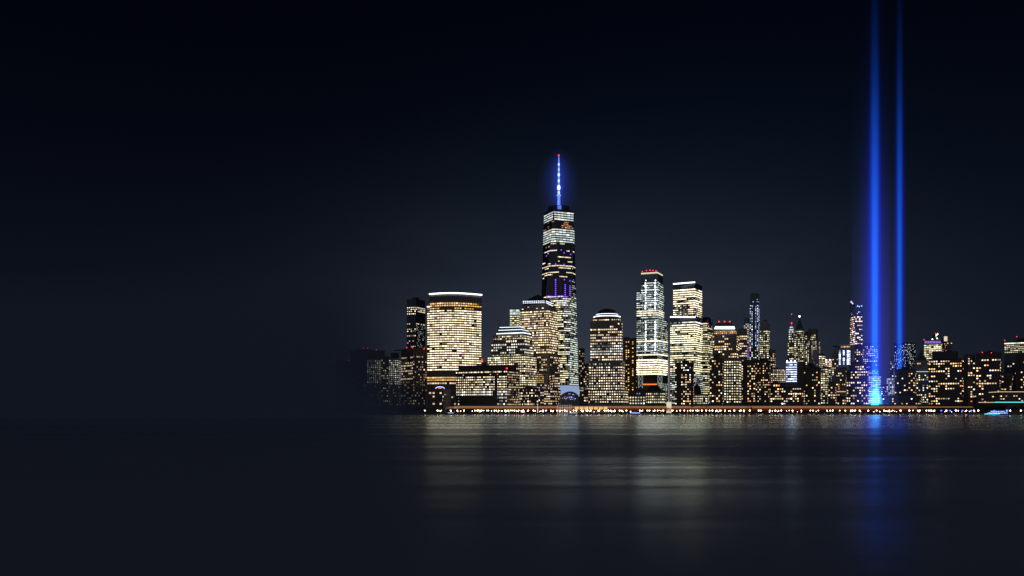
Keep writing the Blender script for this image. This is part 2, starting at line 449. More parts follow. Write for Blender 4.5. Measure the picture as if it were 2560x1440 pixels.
# ================================================================== the tallest tower
def great_tower():
    Y = 1840.0; pxm = F/Y
    r = root('glass_skyscraper', 'tallest tapering glass skyscraper with a blue lit spire', 'skyscraper', (X(1397, Y), Y, 2.4))
    cx = X(1397, Y); s = 1/pxm
    zb, zt = Zp(966, Y), Zp(534, Y)
    lookdir = Vector((cx, Y)).normalized(); side = Vector((lookdir.y, -lookdir.x))
    def pt(a, rad, z):
        a = math.radians(a); q = Vector((cx, Y))+side*math.cos(a)*rad+lookdir*math.sin(a)*rad
        return Vector((q.x, q.y, z))
    B = [pt(a, 55.9*s, zb) for a in (-153.4, -63.4, 26.6, 116.6)]
    T = [pt(a, 39.2*s, zt) for a in (-109.4, -19.4, 70.6, 160.6)]
    m_ = MB(); vs = B+T+[Vector((p.x, p.y, 2.4)) for p in B]
    # each top corner stands over the middle of a base side
    fs = [(0, 1, 4), (1, 2, 5), (2, 3, 6), (3, 0, 7), (4, 1, 5)[::-1], (5, 2, 6)[::-1], (6, 3, 7)[::-1], (7, 0, 4)[::-1], (4, 5, 6, 7)]
    m_.add(vs, [tuple(f) for f in fs]); m_.build('wall', M['glass'], r)
    tris = {'l': [B[0], B[1], T[0]], 'c': [B[1], T[0], T[1]], 'r': [B[1], B[2], T[1]], 'll': [B[0], T[3], T[0]]}
    w = Win(11, Y)
    def z(ya, yb, keys, **k):
        w.zone([(5, tris[q]) for q in keys], Zn(ya, yb, st='r', **k))
    z(535, 558, ('c', 'll', 'l'), fh=5.6, bw=9, p=1, pal='cool', b=.68, wx=.9, wy=.6)
    z(559, 577, ('c', 'll', 'l'), fh=4.6, bw=4.5, p=.3, pal='orange', b=.5, wx=.85, wy=.5, run=.6)
    z(578, 613, ('c', 'll', 'l', 'r'), fh=5.8, bw=9, p=1, pal='cool', b=.68, wx=.9, wy=.6)
    z(613, 630, ('c', 'll', 'l', 'r'), fh=5.3, bw=4.5, p=.14, pal='warm', b=.6, wx=.8, run=.5)
    z(630, 700, ('c', 'll', 'l', 'r'), fh=5.6, bw=4.2, p=.40, pal='cream', b=.95, wx=.86, wy=.5, run=.72, rows=.35)
    z(744, 964, ('l', 'll'), fh=5.3, bw=4.2, p=.66, pal='yellow', b=1.05, wx=.86, wy=.55, run=.7, rows=.22)
    z(744, 964, ('c',), fh=5.3, bw=4.2, p=.58, pal='white', b=1.0, wx=.86, wy=.55, run=.72, rows=.22)
    z(700, 744, ('r',), fh=4.7, bw=4.2, p=.5, pal='green', b=.35, wx=.86, wy=.5, run=.6)
    z(744, 964, ('r',), fh=5.3, bw=4.2, p=.66, pal='green', b=.85, wx=.88, wy=.55, run=.6, rows=.2)
    w.finish(r)
    # bright arrises
    for a, b_ in ((B[1], T[0]), (B[1], T[1]), (B[0], T[0]), (B[2], T[1])):
        k = MB(); o = Vector((0, -.25, 0)); k.tube(a+o, b_+o, .42, .3, 5); k.build('corner_edge', M['palemetal'], r)
    # purple lamps in the mechanical floors
    from mathutils.geometry import intersect_ray_tri
    def on(px, py):
        o = Vector((0, 0, CH)); d = Vector(((px-1280)/F, 1, (HOR-py)/F)).normalized()
        for q in tris.values():
            h = intersect_ray_tri(*q, d, o, True)
            if h is not None: return h-d*.8
        return o+d*(Y-30)
    rows = [(1389, 702, 741, 9), (1413, 712, 741, 7), (1425, 715, 738, 6)]
    for px, y0, y1, n in rows:
        for i in range(n):
            q = on(px, y0+(y1-y0)*i/(n-1)); k = MB(); k.ball(q, 1.0, 1.3, 6, 4); k.build('purple_lamp', M['purple_e'], r)
    for px, py in [(1368, 741), (1372, 740), (1378, 741), (1384, 742), (1395, 742), (1401, 741), (1407, 741), (1366, 640), (1370, 633), (1386, 625), (1403, 625), (1410, 632), (1427, 636), (1389, 660), (1410, 661), (1411, 699), (1425, 702), (1389, 699), (1409, 741), (1417, 742)]:
        k = MB(); k.ball(on(px, py), 1.2, 1.2, 6, 4); k.build('purple_lamp', M['purple_e'], r)
    # podium
    q = MB(); pb = [pt(a, 57.5*s, 0).xy for a in (-153.4, -63.4, 26.6, 116.6)]; q.prism(pb, 2.4, zb+1); q.build('podium', M['podium_e'], r)
    # roof parapet, drum and communications ring
    q = MB(); tp = [Vector((p.x, p.y)) for p in T]; q.prism(tp, zt, zt+3.4); q.build('parapet', M['metal'], r)
    q = MB(); n = 28; zz = zt+3.3
    ring = lambda rad: [Vector((cx, Y))+Vector((math.cos(2*math.pi*i/n), math.sin(2*math.pi*i/n)))*rad for i in range(n)]
    q.prism(ring(20), zz, Zp(528, Y)); q.prism(ring(26.5*s), Zp(528, Y), Zp(519, Y)); q.prism(ring(27.2*s), Zp(519.6, Y), Zp(518.6, Y))
    q.build('roof_ring', M['metal'], r)
    for k in range(24):
        a = 2*math.pi*k/24
    q = MB()
    for k in range(3): q.box(cx-4, cx+4, Y-27.6*s-.3, Y-27.6*s+.1, Zp(520+k*3.2, Y), Zp(521.4+k*3.2, Y)-2.2)
    q.build('blue_lamp', emimat('dim_blue_light', (.12, .22, 1.0), .8), r)
    # spire: three legged lattice narrowing in stages
    sp = MB(); st = [(517, 4.3), (490, 3.4), (488, 4.6), (486, 2.9), (455, 2.2), (425, 1.7), (405, 1.2), (392, .5)]
    for (y0, r0), (y1, r1) in zip(st, st[1:]):
        z0, z1 = Zp(y0, Y), Zp(y1, Y)
        for k in range(3):
            a = 2*math.pi*k/3+.4
            sp.tube((cx+math.cos(a)*r0*.8, Y+math.sin(a)*r0*.8, z0), (cx+math.cos(a)*r1*.8, Y+math.sin(a)*r1*.8, z1), .35, .3, 5)
            a2 = a+2*math.pi/3
            sp.tube((cx+math.cos(a)*r0*.8, Y+math.sin(a)*r0*.8, z0), (cx+math.cos(a2)*r1*.8, Y+math.sin(a2)*r1*.8, z1), .2, .2, 4)
        sp.tube((cx, Y, z0), (cx, Y, z1), r0*.38, r1*.38, 8)
    sp.tube((cx, Y, Zp(489.5, Y)), (cx, Y, Zp(487, Y)), 4.4, 4.4, 16)
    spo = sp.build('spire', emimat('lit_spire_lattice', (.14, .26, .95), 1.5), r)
    for py, rad, mm in ((482, 1.9, 'bluewhite_e'), (469, 2.6, 'white_e'), (452, 1.8, 'bluewhite_e'), (437, 2.0, 'bluewhite_e'), (424, 1.3, 'bluewhite_e'), (411, 1.5, 'bluewhite_e')):
        k = MB(); k.ball((cx, Y, Zp(py, Y)), rad*1.2, rad*2.1, 8, 6); k.build('spire_lamp', M[mm], spo)
    k = MB(); k.ball((cx, Y, Zp(388.5, Y)), 1.7, None, 8, 5); k.build('beacon', M['red_e'], spo)
    k = MB()
    for j in range(5): k.tube((cx+10+j*.6, Y, zz), (cx+10.5+j*.6, Y-1, Zp(508+j*2, Y)), .25, .1, 4)
    k.build('antenna', M['palemetal'], r)
    # halo of the spire lamps put in as self-glowing blue volumes
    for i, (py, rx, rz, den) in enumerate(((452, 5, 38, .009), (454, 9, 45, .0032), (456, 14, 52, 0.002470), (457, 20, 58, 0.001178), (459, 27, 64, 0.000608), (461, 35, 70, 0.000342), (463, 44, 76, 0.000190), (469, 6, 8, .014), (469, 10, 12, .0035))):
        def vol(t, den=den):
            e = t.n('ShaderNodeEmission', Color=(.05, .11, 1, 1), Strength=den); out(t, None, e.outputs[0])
        k = MB(); k.ball((cx, Y, Zp(py, Y)), rx, rz, 20, 14); k.build('glow', mat('spire_halo_glow', vol), spo)
great_tower()

# ================================================================== far left, fading into the dark
tower('apartment_tower', 'very dim low block at the far left end of the skyline', 'apartment block', 1700, [(838, 858, 874, 903)],
      [Zn(920, 985, 7, 5, .15, 'grey', b=.07)], 'darkbrick', 1, beacons=((835.5, 901), (872, 901)))
tower('office_block', 'wide black unlit block with red beacons at the left of the skyline', 'office block', 1660, [(874, 910, 962, 875)],
      [Zn(940, 1000, 7, 6, .2, 'grey', b=.09)], 'darkbrick', 2, beacons=((908, 871.5), (919, 871), (941, 875)), pent=(890, 925, 872))
tower('apartment_tower', 'dim white gridded block in front of the black unlit block', 'apartment block', 1600, [(917, 951, 955, 898)],
      [Zn(900, 958, 5.4, 4.6, .82, 'grey', b=.42, wx=.5, wy=.7), Zn(962, 1015, 8, 5, .15, 'grey', b=.14)], 'stone', 3)
tower('apartment_tower', 'narrow brown block between two dim white gridded blocks', 'apartment block', 1610, [(953, 975, 977, 895)],
      [Zn(898, 1012, 6.2, 4.6, .40, 'warm', b=.35)], 'brick', 4)
tower('apartment_tower', 'dim white gridded block with a striped pale penthouse', 'apartment block', 1590, [(972, 996, 1003, 897)],
      [Zn(899, 962, 5.2, 4.4, .8, 'grey', b=.75, wx=.62), Zn(964, 1015, 7, 5, .3, 'grey', b=.22)], 'stone', 5, pent=(977, 997, 881))
tower('apartment_tower', 'dark block with three red roof beacons below the slender left tower', 'apartment block', 1575, [(1003, 1032, 1067, 872)],
      [Zn(890, 950, 6.4, 3.8, .45, 'warm', 'r', wx=.85, b=.42, faces='L', run=.6, rows=.3), Zn(888, 965, 6.4, 5, .30, 'warm', b=.34, faces='R'), Zn(952, 1012, 6.4, 5, .30, 'warm', b=.16)], 'brick', 6,
      beacons=((1017, 869.5), (1031, 869.5), (1060, 873)), pent=(985, 1003, 875))
tower('glass_tower', 'tall slender dark glass tower left of the bright curved tower', 'office tower', 1900, [(1017, 1040, 1063, 748)],
      [Zn(766, 780, 4.6, 5, .75, 'cream', 'r', run=.5, b=1.1), Zn(781, 787, 5, 5, .9, 'cream', 'r', b=.9, faces='L'), Zn(806, 812, 5, 5, .8, 'cream', 'r', b=.8), Zn(820, 830, 5, 5, .85, 'cream', 'r', b=.9, faces='L'), Zn(836, 842, 5, 5, .8, 'warm', 'r', b=.7, faces='L'), Zn(850, 868, 5, 5, .4, 'cream', 'r', run=.3, b=.7, faces='L'),
       Zn(812, 868, 3.6, 3.5, .25, 'green', b=.35, faces='R')], 'glass', 7, pent=(1031, 1048, 742), beacons=())

# ================================================================== the bright curved tower
def curved_tower():
    Y = 1640.0
    r = root('curved_office_tower', 'broad bright curved tower with a white lit rim', 'office tower', (X(1136, Y), Y, 2.4))
    def arc(x0, x1, off=0):
        pts = []; n = 22
        for i in range(n+1):
            u = i/n; yy = Y+off-26*math.sin(math.pi*min(1, u*.86+.14))*1.0+26
            k = (x0+(x1-x0)*u-1280)/F; pts.append(Vector((k*yy, yy)))
        return pts
    def arcm(x0, x1, off=0): return arc(x0, x1, off)
    lo = arcm(1068, 1203.5); up = arcm(1074.5, 1204, 0)
    ztop, zmid, zbot = Zp(735, Y+8), Zp(766, Y), Zp(942, Y)
    w = MB()
    def slab(pts, z0, z1): w.prism(pts+[Vector((pts[-1].x-4, Y+62)), Vector((pts[0].x+4, Y+62))], z0, z1)
    slab(up, Zp(766, Y), ztop); slab(lo, 2.4, Zp(766, Y)); w.build('wall', M['granite'], r)
    for i in range(3):
        k = MB(); p = arcm(1073.5, 1204.6, -.6); zz = Zp(742+i*4.5, Y)
        k.prism(p+[Vector((q.x, q.y+1.2)) for q in reversed(p)], zz, zz+1.3); k.build('crown_band', M['metal'], r)
    wn = Win(21, Y)
    def zone(pts, z):
        L = [(5, [Vector((a.x, a.y, 2.4)), Vector((b.x, b.y, 2.4)), Vector((b.x, b.y, ztop)), Vector((a.x, a.y, ztop))]) for a, b in zip(pts, pts[1:])]
        wn.zone(L, z)
    up2 = up; lo2 = lo
    zone(up2, Zn(755, 766, 5.4, 6.4, .9, 'gold', 'r', wx=.78, wy=.62, b=.95, run=.3))
    zone(lo2, Zn(767.5, 773, 5.4, 6.4, .35, 'gold', 'r', wx=.78, wy=.55, b=.6, run=.5))
    zone(lo2, Zn(773.5, 927, 5.9, 6.4, .955, 'cream', 'r', wx=.84, wy=.46, b=1.5, run=.25, rows=.03))
    zone(lo2, Zn(941, 953, 5.6, 6.4, .92, 'gold', 'r', wx=.9, wy=.6, b=.85, run=.3))
    zone(lo2, Zn(954, 962, 6, 6.4, .85, 'warm', 'r', wx=.8, wy=.5, b=.7, run=.3))
    wn.finish(r)
    for yy in (930, 935):
        k = MB(); p = arcm(1067.5, 1204, -.5); zz = Zp(yy, Y)
        k.prism(p+[Vector((q.x, q.y+1)) for q in reversed(p)], zz-1, zz+.4); k.build('crown_band', M['granite'], r)
    k = MB(); p = arcm(1073, 1205, -1.2)
    for a, b in zip(p, p[1:]): k.tube((a.x, a.y, ztop+.6), (b.x, b.y, ztop+.6), 1.25, None, 6)
    k.build('light_strip', M['white_e'], r)
    k = MB(); k.tube((X(1067, Y), Y+6, Zp(766, Y)), (X(1074, Y), Y+4, Zp(766, Y)), 1.0, None, 6); k.build('light_strip', M['white_e'], r)
curved_tower()
tower('low_house', 'small dark block under the curved tower with a blue arched light on its roof', 'building', 1560, [(1071, 1106, 1108, 973)],
      [Zn(978, 1014, 8, 9, .3, 'warm', b=.9)], 'brick', 31)
k = root('arched_sign', 'small blue and orange lit arch above the dark block by the curved tower', 'sign', (X(1100, 1562), 1562, Zp(973, 1562)))
q = MB()
for i in range(8):
    a0, a1 = math.pi*i/8, math.pi*(i+1)/8
    q.tube((X(1100-11*math.cos(a0), 1562), 1562, Zp(971.5-4.5*math.sin(a0), 1562)), (X(1100-11*math.cos(a1), 1562), 1562, Zp(971.5-4.5*math.sin(a1), 1562)), .7, .7, 6)
q.build('arch', M['bluewhite_e'], k)
q = MB(); q.box(X(1096, 1562), X(1104, 1562), 1561.6, 1562.4, Zp(971.5, 1562), Zp(969.3, 1562)); q.build('nameplate', M['orange_e'], k)
tower('narrow_house', 'narrow pale grey-green panelled building beside the low gridded office', 'building', 1555, [(1108.5, 1126, 1126, 975)],
      [Zn(977, 1014, 6, 9, .12, 'grey', b=.4), ], 'cream', 32)
tower('low_house', 'thin dark building wedged between the pale panelled one and the gridded office', 'building', 1558, [(1127, 1141, 1141, 966)],
      [Zn(972, 1014, 8, 6, .3, 'warm', b=.8)], 'darkbrick', 33)
k = root('lit_cupola', 'tiny orange lit pyramid on a pale block right of the curved tower', 'cupola', (X(1205, 1700), 1700, 2.4))
q = MB(); q.box(X(1200, 1700), X(1216, 1700), 1700, 1716, 2.4, Zp(905, 1700)); q.build('wall', M['stone'], k)
q = MB(); q.prism([(X(1201, 1700), 1699), (X(1208, 1700), 1699), (X(1208, 1700), 1704), (X(1201, 1700), 1704)], Zp(905, 1700), Zp(896, 1700), [(X(1204, 1700), 1701), (X(1205, 1700), 1701), (X(1205, 1700), 1702), (X(1204, 1700), 1702)]); q.build('roof', M['orange_e'], k)

r, pl = tower('low_office_block', 'wide low office block with a regular grid of white windows by the water', 'office block', 1530,
      [(1146, 1268, 1290, 913), (1139.5, 1268, 1298, 925)],
      [Zn(926, 932, 6, 5.2, .92, 'cream', b=1.0, faces='L'), Zn(932, 939, 6.4, 5.2, .25, 'warm', b=.7, faces='L', wy=.3), Zn(938.5, 976, 6.2, 6.0, .94, 'cream', b=1.05, cols='1111111111111111111110111111', wx=.64, wy=.46, faces='L'),
       Zn(976, 989, 6.2, 6.0, .97, 'white', b=.85, wx=.72, wy=.62, cols='1111111111111111111100111111', faces='L'),
       Zn(990, 1014, 7, 6, .6, 'white', b=.7, cols='0100000000000000000000111111', faces='L'), Zn(927, 1014, 6.2, 5.5, .62, 'warm', 'r', wx=.75, b=.5, faces='R', run=.4)],
      'darkbrick', 34, cap=100, clutter=False)
beacon(r, 1267, 921, 1524, 1.5, 'red_e', 'warning_light')

# tower with the flat lit crown
r, pl = tower('stepped_office_tower', 'stepped tower with a flat mansard crown of three white light lines', 'office tower', 1620,
      [(1232, 1309, 1331, 835), (1228, 1311, 1334, 856), (1219, 1313, 1341, 889)],
      [Zn(837, 848, 5.6, 5, .7, 'cream', b=.9), Zn(848, 884, 6.2, 6, .55, 'white', b=1.0, run=.5, rows=.15), Zn(885, 889, 4.2, 4, .85, 'yellow', b=.8), Zn(890, 907, 6, 5.2, .95, 'yellow', b=1.0, wx=.66), Zn(907, 948, 6.2, 5.2, .72, 'cream', b=.95, run=.4, rows=.1, wx=.66),
       Zn(948, 964, 5.6, 5.2, .93, 'yellow', b=1.0, wx=.7), Zn(966, 1012, 7, 5.6, .35, 'warm', b=.8)], 'granite', 35, pent=None, clutter=False)
b0 = plan(1237, 1305, 1326, 1622, 34); z0, z1 = Zp(835, 1620), Zp(815, 1620)
hip(r, b0, z0, z1, .80, 'copper')
for py, x0, xc, x1 in ((832, 1241, 1308, 1327), (824, 1246, 1304, 1321), (817.5, 1249, 1301, 1315)):
    q = plan(x0, xc, x1, 1617.5, 34); Yd = 1617.5
    m_ = MB(); zz = Zp(py, 1620)
    for a, b in ((q[0], q[1]), (q[1], q[2])): m_.tube((a.x, a.y, zz), (b.x, b.y, zz), .7 if py > 830 else .4, None, 6)
    m_.build('light_strip', M['white_e'], r)
tower('low_office_block', 'small dark block with dotted windows at the foot of the flat crowned tower', 'office block', 1545, [(1297, 1318, 1346, 970)],
      [Zn(972, 1014, 6.8, 5.4, .42, 'cream', b=.85)], 'darkbrick', 36)
tower('narrow_tower', 'green glass topped tower standing behind the pyramid roofed tower', 'office tower', 1800, [(1274.5, 1297, 1300, 772)],
      [Zn(773, 787, 6.5, 6.5, 1, 'green', 'r', wx=.9, wy=.92, b=.55), Zn(788, 815, 6, 6, .8, 'yellow', 'r', wx=.8, b=.85), Zn(815, 900, 6, 6, .4, 'yellow', b=.7)], 'glass', 37, clutter=False)
# construction crane
k = root('tower_crane', 'thin red tower crane with a raised jib behind the flat crowned tower', 'crane', (X(1250, 1750), 1750, 2.4))
q = MB(); Yc = 1750; zc = Zp(803, Yc)
for dx in (-.8, .8):
    for dy in (-.8, .8): q.tube((X(1250, Yc)+dx, Yc+dy, 2.4), (X(1250, Yc)+dx, Yc+dy, zc), .14, None, 4)
z = 4
while z < zc-3:
    q.tube((X(1250, Yc)-.8, Yc-.8, z), (X(1250, Yc)+.8, Yc-.8, z+3), .1, None, 3); q.tube((X(1250, Yc)+.8, Yc-.8, z+3), (X(1250, Yc)-.8, Yc-.8, z+6), .1, None, 3); z += 6
RM = wallmat('red_painted_steel', (.35, .03, .02), .5); q.build('mast', RM, k)
q = MB(); a = Vector((X(1250, Yc), Yc, zc)); e = Vector((X(1264, Yc), Yc, Zp(776, Yc)))
q.tube(a, e, .3, .12, 4); q.tube(a+Vector((0, .9, 0)), e, .2, .1, 4); q.tube(a, a+Vector((-6, 0, 1)), .5, .6, 4); q.build('jib', RM, k)

# tower with the pyramid roof
r, pl = tower('pyramid_roofed_tower', 'tower with a dark pyramid roof edged in white light beside the tallest skyscraper', 'office tower', 1660,
      [(1303, 1368, 1389, 762), (1300, 1370, 1393, 772), (1300, 1371, 1396, 822), (1318, 1373, 1400, 888)],
      [Zn(763, 774, 5, 8, .12, 'white', b=.8), Zn(775, 828, 6.2, 5.6, .90, 'warm', b=1.0, wx=.74, wy=.5, rows=.04), Zn(828, 884, 6.2, 5.6, .80, 'warm', b=1.0, wx=.74, rows=.12, run=.3), Zn(884, 890, 6, 4, 1, 'gold', b=.9, wx=.8),
       Zn(890, 1010, 6.2, 5.6, .5, 'warm', b=.8, run=.4, rows=.1)], 'granite', 38, clutter=False)
b0 = plan(1306.5, 1366, 1384, 1664, 34); hip(r, b0, Zp(762, 1660), Zp(750, 1660), .97, 'metal', 'attic')
b1 = plan(1308, 1364, 1382, 1665, 32); hip(r, b1, Zp(750, 1660), Zp(731, 1660), .02, 'roof')
for py in (753.5, 757.5):
    for (xa, ya, xb, yb) in ((1306.5, py, 1362, py-1.0), (1365, py-1, 1382, py+7.5 if py > 755 else py+6)):
        n = 12 if xa < 1350 else 6; m_ = MB()
        for i in range(n):
            f = (i+.5)/n; pxx = xa+(xb-xa)*f; pyy = ya+(yb-ya)*f; YY = 1655 if xa < 1350 else 1655+f*8
            m_.box(X(pxx, YY)-1.0, X(pxx, YY)+1.0, YY-.3, YY+.3, Zp(pyy, YY)-.5, Zp(pyy, YY)+.5)
        m_.build('light_strip', M['white_e'], r)
tower('low_office_block', 'grey building with lavender light in its wall colour, scattered windows, below the pyramid roofed tower', 'office block', 1580, [(1341, 1360, 1372, 932)],
      [Zn(934, 958, 5, 5, .85, 'gold', 'r', b=.6, wx=.7, faces='L'), Zn(960, 1010, 6.5, 5, 0.39, 'pink', b=.7)], 'purple', 39)
tower('low_office_block', 'brown stepped building at the foot of the pyramid roofed tower', 'office block', 1570, [(1374, 1386, 1400, 934), (1360, 1386, 1402, 975)],
      [Zn(936, 1012, 6.5, 5, .45, 'warm', 'r', b=.6, wx=.8, run=.3)], 'brick', 40)
# glass barrel-vaulted hall
k = root('vaulted_glass_hall', 'dark glass hall with a barrel vaulted roof before the tallest skyscraper', 'glass hall', (X(1428, 1560), 1560, 2.4))
q = MB(); n = 14; pts = []
cx_, hw = X(1425, 1560), X(1449, 1560)-X(1425, 1560)
for i in range(n+1):
    a = math.pi*i/n; pts.append((cx_-hw*math.cos(a), Zp(1001, 1560)+(Zp(979, 1560)-Zp(1001, 1560))*math.sin(a)))
ring0 = [(cx_-hw, 1560, 2.4)]+[(p[0], 1560, p[1]) for p in pts]+[(cx_+hw, 1560, 2.4)]; ring1 = [(a, 1620, c) for a, b, c in ring0]; n = len(ring0)
q.add(ring0+ring1, [tuple(range(n-1, -1, -1)), tuple(range(n, 2*n))]+[(i, (i+1) % n, n+(i+1) % n, n+i) for i in range(n)]); q.build('vault', M['greenglass'], k)
for rr_ in (1.0, .72, .45):
    q = MB()
    for i in range(14):
        a0, a1 = math.pi*i/14, math.pi*(i+1)/14; hh = Zp(979, 1560)-Zp(1001, 1560)
        q.tube((cx_-hw*rr_*math.cos(a0), 1559.5, Zp(1001, 1560)+hh*rr_*math.sin(a0)), (cx_-hw*rr_*math.cos(a1), 1559.5, Zp(1001, 1560)+hh*rr_*math.sin(a1)), .45, None, 5)
    q.build('arch_rib', M['metal'] if rr_ > .9 else M['purplesoft_e'] if rr_ < .5 else M['palemetal'], k)
for i in range(16):
    rnd = random.Random(900+i); a = rnd.uniform(.3, 2.8); s_ = rnd.uniform(.1, .85)
    q = MB(); px_, pz_ = cx_-hw*s_*math.cos(a), Zp(1001, 1560)+15*s_*math.sin(a)
    q.box(px_-.6, px_+.6, 1559.2, 1559.4, pz_-.5, pz_+.5); q.build('window', M['bluewhite_e'] if i % 3 else M['gold_e'], k)
tower('office_tower', 'plain brown tower squeezed between the tallest skyscraper and the domed tower', 'office tower', 1950, [(1447, 1459, 1462, 872)],
      [Zn(875, 1010, 6, 4.5, .35, 'warm', b=.45)], 'brick', 41)
tower('office_tower', 'short tower with a bluish top just left of the domed tower', 'office tower', 1900, [(1459, 1470, 1476, 910)],
      [Zn(915, 1010, 6, 4, .4, 'warm', b=.5), ], 'brick', 42)
tower('low_office_block', 'low dark block between the glass hall and the domed tower', 'office block', 1560, [(1449, 1470, 1472, 980)],
      [Zn(984, 1012, 7, 5, .3, 'warm', b=.7)], 'darkbrick', 43)

# ================================================================== domed tower
r, pl = tower('domed_office_tower', 'dark tower crowned by a round dome with a white light ring', 'office tower', 1640,
      [(1482, 1549, 1551, 795), (1475.5, 1554, 1556, 803), (1472, 1556, 1561.5, 902), (1469.5, 1558, 1571, 975)],
      [Zn(796.5, 801, 4.4, 5, .95, 'warm', b=.9, wx=.75), Zn(806, 854, 6.6, 5.0, .52, 'warm', b=.85, run=.6, rows=.2, wx=.7), Zn(855, 888, 6.3, 5.0, .68, 'white', b=.95, run=.6, rows=.25, wx=.7), Zn(889, 906, 6.3, 5, .86, 'cream', b=1.0, wx=.7), Zn(906, 914, 6, 5, .4, 'cool', b=.35), Zn(915, 1008, 6.9, 6.2, .92, 'cream', b=1.05, wx=.56, wy=.44)], 'granite', 44, clutter=False)
Yd = 1656; cxd = X(1517.5, Yd); rd = (X(1543, Yd)-X(1492, Yd))/2
q = MB(); n = 24; ringp = lambda rad: [Vector((cxd+math.cos(2*math.pi*i/n)*rad, Yd+math.sin(2*math.pi*i/n)*rad)) for i in range(n)]
q.prism(ringp(rd*1.28), Zp(796, Yd), Zp(791, Yd), ringp(rd*1.22)); q.prism(ringp(rd*1.2), Zp(791, Yd), Zp(785, Yd), ringp(rd)); q.build('drum', M['metal'], r)
q = MB(); q.ball((cxd, Yd, Zp(786, Yd)), rd*1.0, Zp(772, Yd)-Zp(786, Yd), 28, 8, True); q.build('dome', M['roof'], r)
for rad, py, th in ((rd*1.29, 792.5, .8), (rd*1.06, 787, .55)):
    q = MB(); p = ringp(rad)
    for i in range(n): q.tube((p[i].x, p[i].y, Zp(py, Yd)), (p[(i+1) % n].x, p[(i+1) % n].y, Zp(py, Yd)), th, None, 5)
    q.build('light_ring', M['white_e'], r)
tower('apartment_tower', 'brown apartment tower with yellow window columns right of the domed tower', 'apartment tower', 1850, [(1558, 1590, 1594, 846)],
      [Zn(852, 1008, 5.2, 5, .52, 'gold', b=1.0, wx=.55, cols='0101101101'), ], 'brick', 45, pent=(1559, 1572, 842))
tower('low_office_block', 'low dark office block with small dotted windows right of the domed tower', 'office block', 1545, [(1573, 1613, 1616, 977)],
      [Zn(980, 988, 6, 6, .3, 'blue', b=.6), Zn(990, 1012, 7, 6.4, .85, 'mix', b=.75, wx=.55)], 'darkbrick', 46)
r, pl = tower('low_office_block', 'low dark block with a hipped roof in front of the braced glass tower', 'office block', 1535, [(1614, 1660, 1663, 979)],
      [Zn(981, 1009, 6.5, 5.4, .92, 'yellow', b=.75, wx=.58)], 'darkbrick', 47, clutter=False)
hip(r, plan(1614.5, 1655, 1657, 1538, 30), Zp(979, 1535), Zp(962, 1535), .45, 'roof')

# ================================================================== braced glass tower
r, pl = tower('braced_glass_tower', 'tall pale green glass tower with diagonal corner bracing', 'skyscraper', 1720,
      [(1602.5, 1644, 1657.5, 684), (1602.5, 1645, 1658, 703), (1591.5, 1645, 1660, 727), (1591.5, 1646, 1669, 797)],
      [Zn(704, 796, 5.4, 4.2, .62, 'cool', 'r', wx=.86, wy=.46, b=0.86, run=.6, rows=.12), Zn(774, 790, 5.4, 4.2, .9, 'cream', 'r', wx=.86, b=1.40, run=.5),
       Zn(796, 850, 5.4, 4.2, .66, 'green', 'r', wx=.86, wy=.46, b=0.63, run=.6, rows=.1), Zn(850, 855, 4.6, 4.2, 1, 'cream', 'r', wx=.95, wy=.7, b=1.75),
       Zn(856, 884, 4.6, 4.2, .66, 'cool', 'r', wx=.86, b=0.76, run=.6), Zn(884, 889, 4.6, 4.2, 1, 'cream', 'r', wx=.95, wy=.7, b=1.75),
       Zn(897, 938, 5.6, 4.2, .97, 'cream', 'r', wx=.88, wy=.56, b=2.36, run=.5), Zn(957, 1010, 5, 4.2, .6, 'green', 'r', wx=.86, b=0.46, faces='R')],
      'greenglass', 48, side=42, clutter=False)
q = MB(); 
for i, (x0, xc, x1) in enumerate(((1602.5, 1644, 1657.5),)):
    p = plan(x0+.4, xc, x1-.4, 1718, 42)
    for a, b in ((p[0], p[1]), (p[1], p[2])):
        q.prism([a, b, b+Vector((0, 1)), a+Vector((0, 1))], Zp(683.5, 1720), Zp(680, 1720))
q.build('lit_crown', M['cream_e'], r)
for bx, by in ((1606, 679), (1616, 676.5), (1625, 675.5), (1632, 676), (1640, 677)):
    q = MB(); q.ball((X(bx, 1722), 1722, Zp(by, 1722)), 1.05, None, 8, 5); q.build('beacon', M['red_e'], r)
def wallpt(px, py, Y=1711): return Vector((X(px, Y), Y, Zp(py, Y)))
for pxs, ys in (((1614, 1638), (708, 725, 745, 765, 812, 830, 848, 868)),):
    for px in pxs:                                             # columns of work lights
        for py in ys:
            for d in (-7, 0, 6):
                wr_ = 1.1+((px*7+py*3+d*5) % 11)*.09
                q = MB(); q.ball(wallpt(px+((py+d) % 3-1)*.6, py+d), wr_, wr_*1.2, 6, 4); q.build('work_light', M['white_e'], r)
def brace(x0, x1, y0, y1, x_=True):
    q = MB()
    for a, b in (((x0, y0), (x1, y1)), ((x1, y0), (x0, y1)), ((x0, y0), (x0, y1)), ((x1, y0), (x1, y1)), ((x0, y0), (x1, y0))):
        q.tube(wallpt(*a), wallpt(*b), .42, None, 5)
    q.build('brace', emimat('self_glowing_white_steel', (.7, .85, .8), .32), r)  # floodlight put into the steel as emission
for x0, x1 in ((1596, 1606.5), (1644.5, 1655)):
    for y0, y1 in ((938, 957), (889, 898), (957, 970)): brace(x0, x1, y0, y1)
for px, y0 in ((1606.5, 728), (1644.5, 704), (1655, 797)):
    q = MB(); q.tube(wallpt(px, y0), wallpt(px, 970), .42, None, 5); q.build('corner_column', emimat('softly_glowing_steel', (.6, .75, .7), .22), r)  # soft light on the columns put in as emission
q = MB(); q.prism(plan(1607, 1643.5, 1644, 1709.5, 6), Zp(956, 1720), Zp(938.5, 1720)); q.build('mechanical_floor', M['roof'], r)
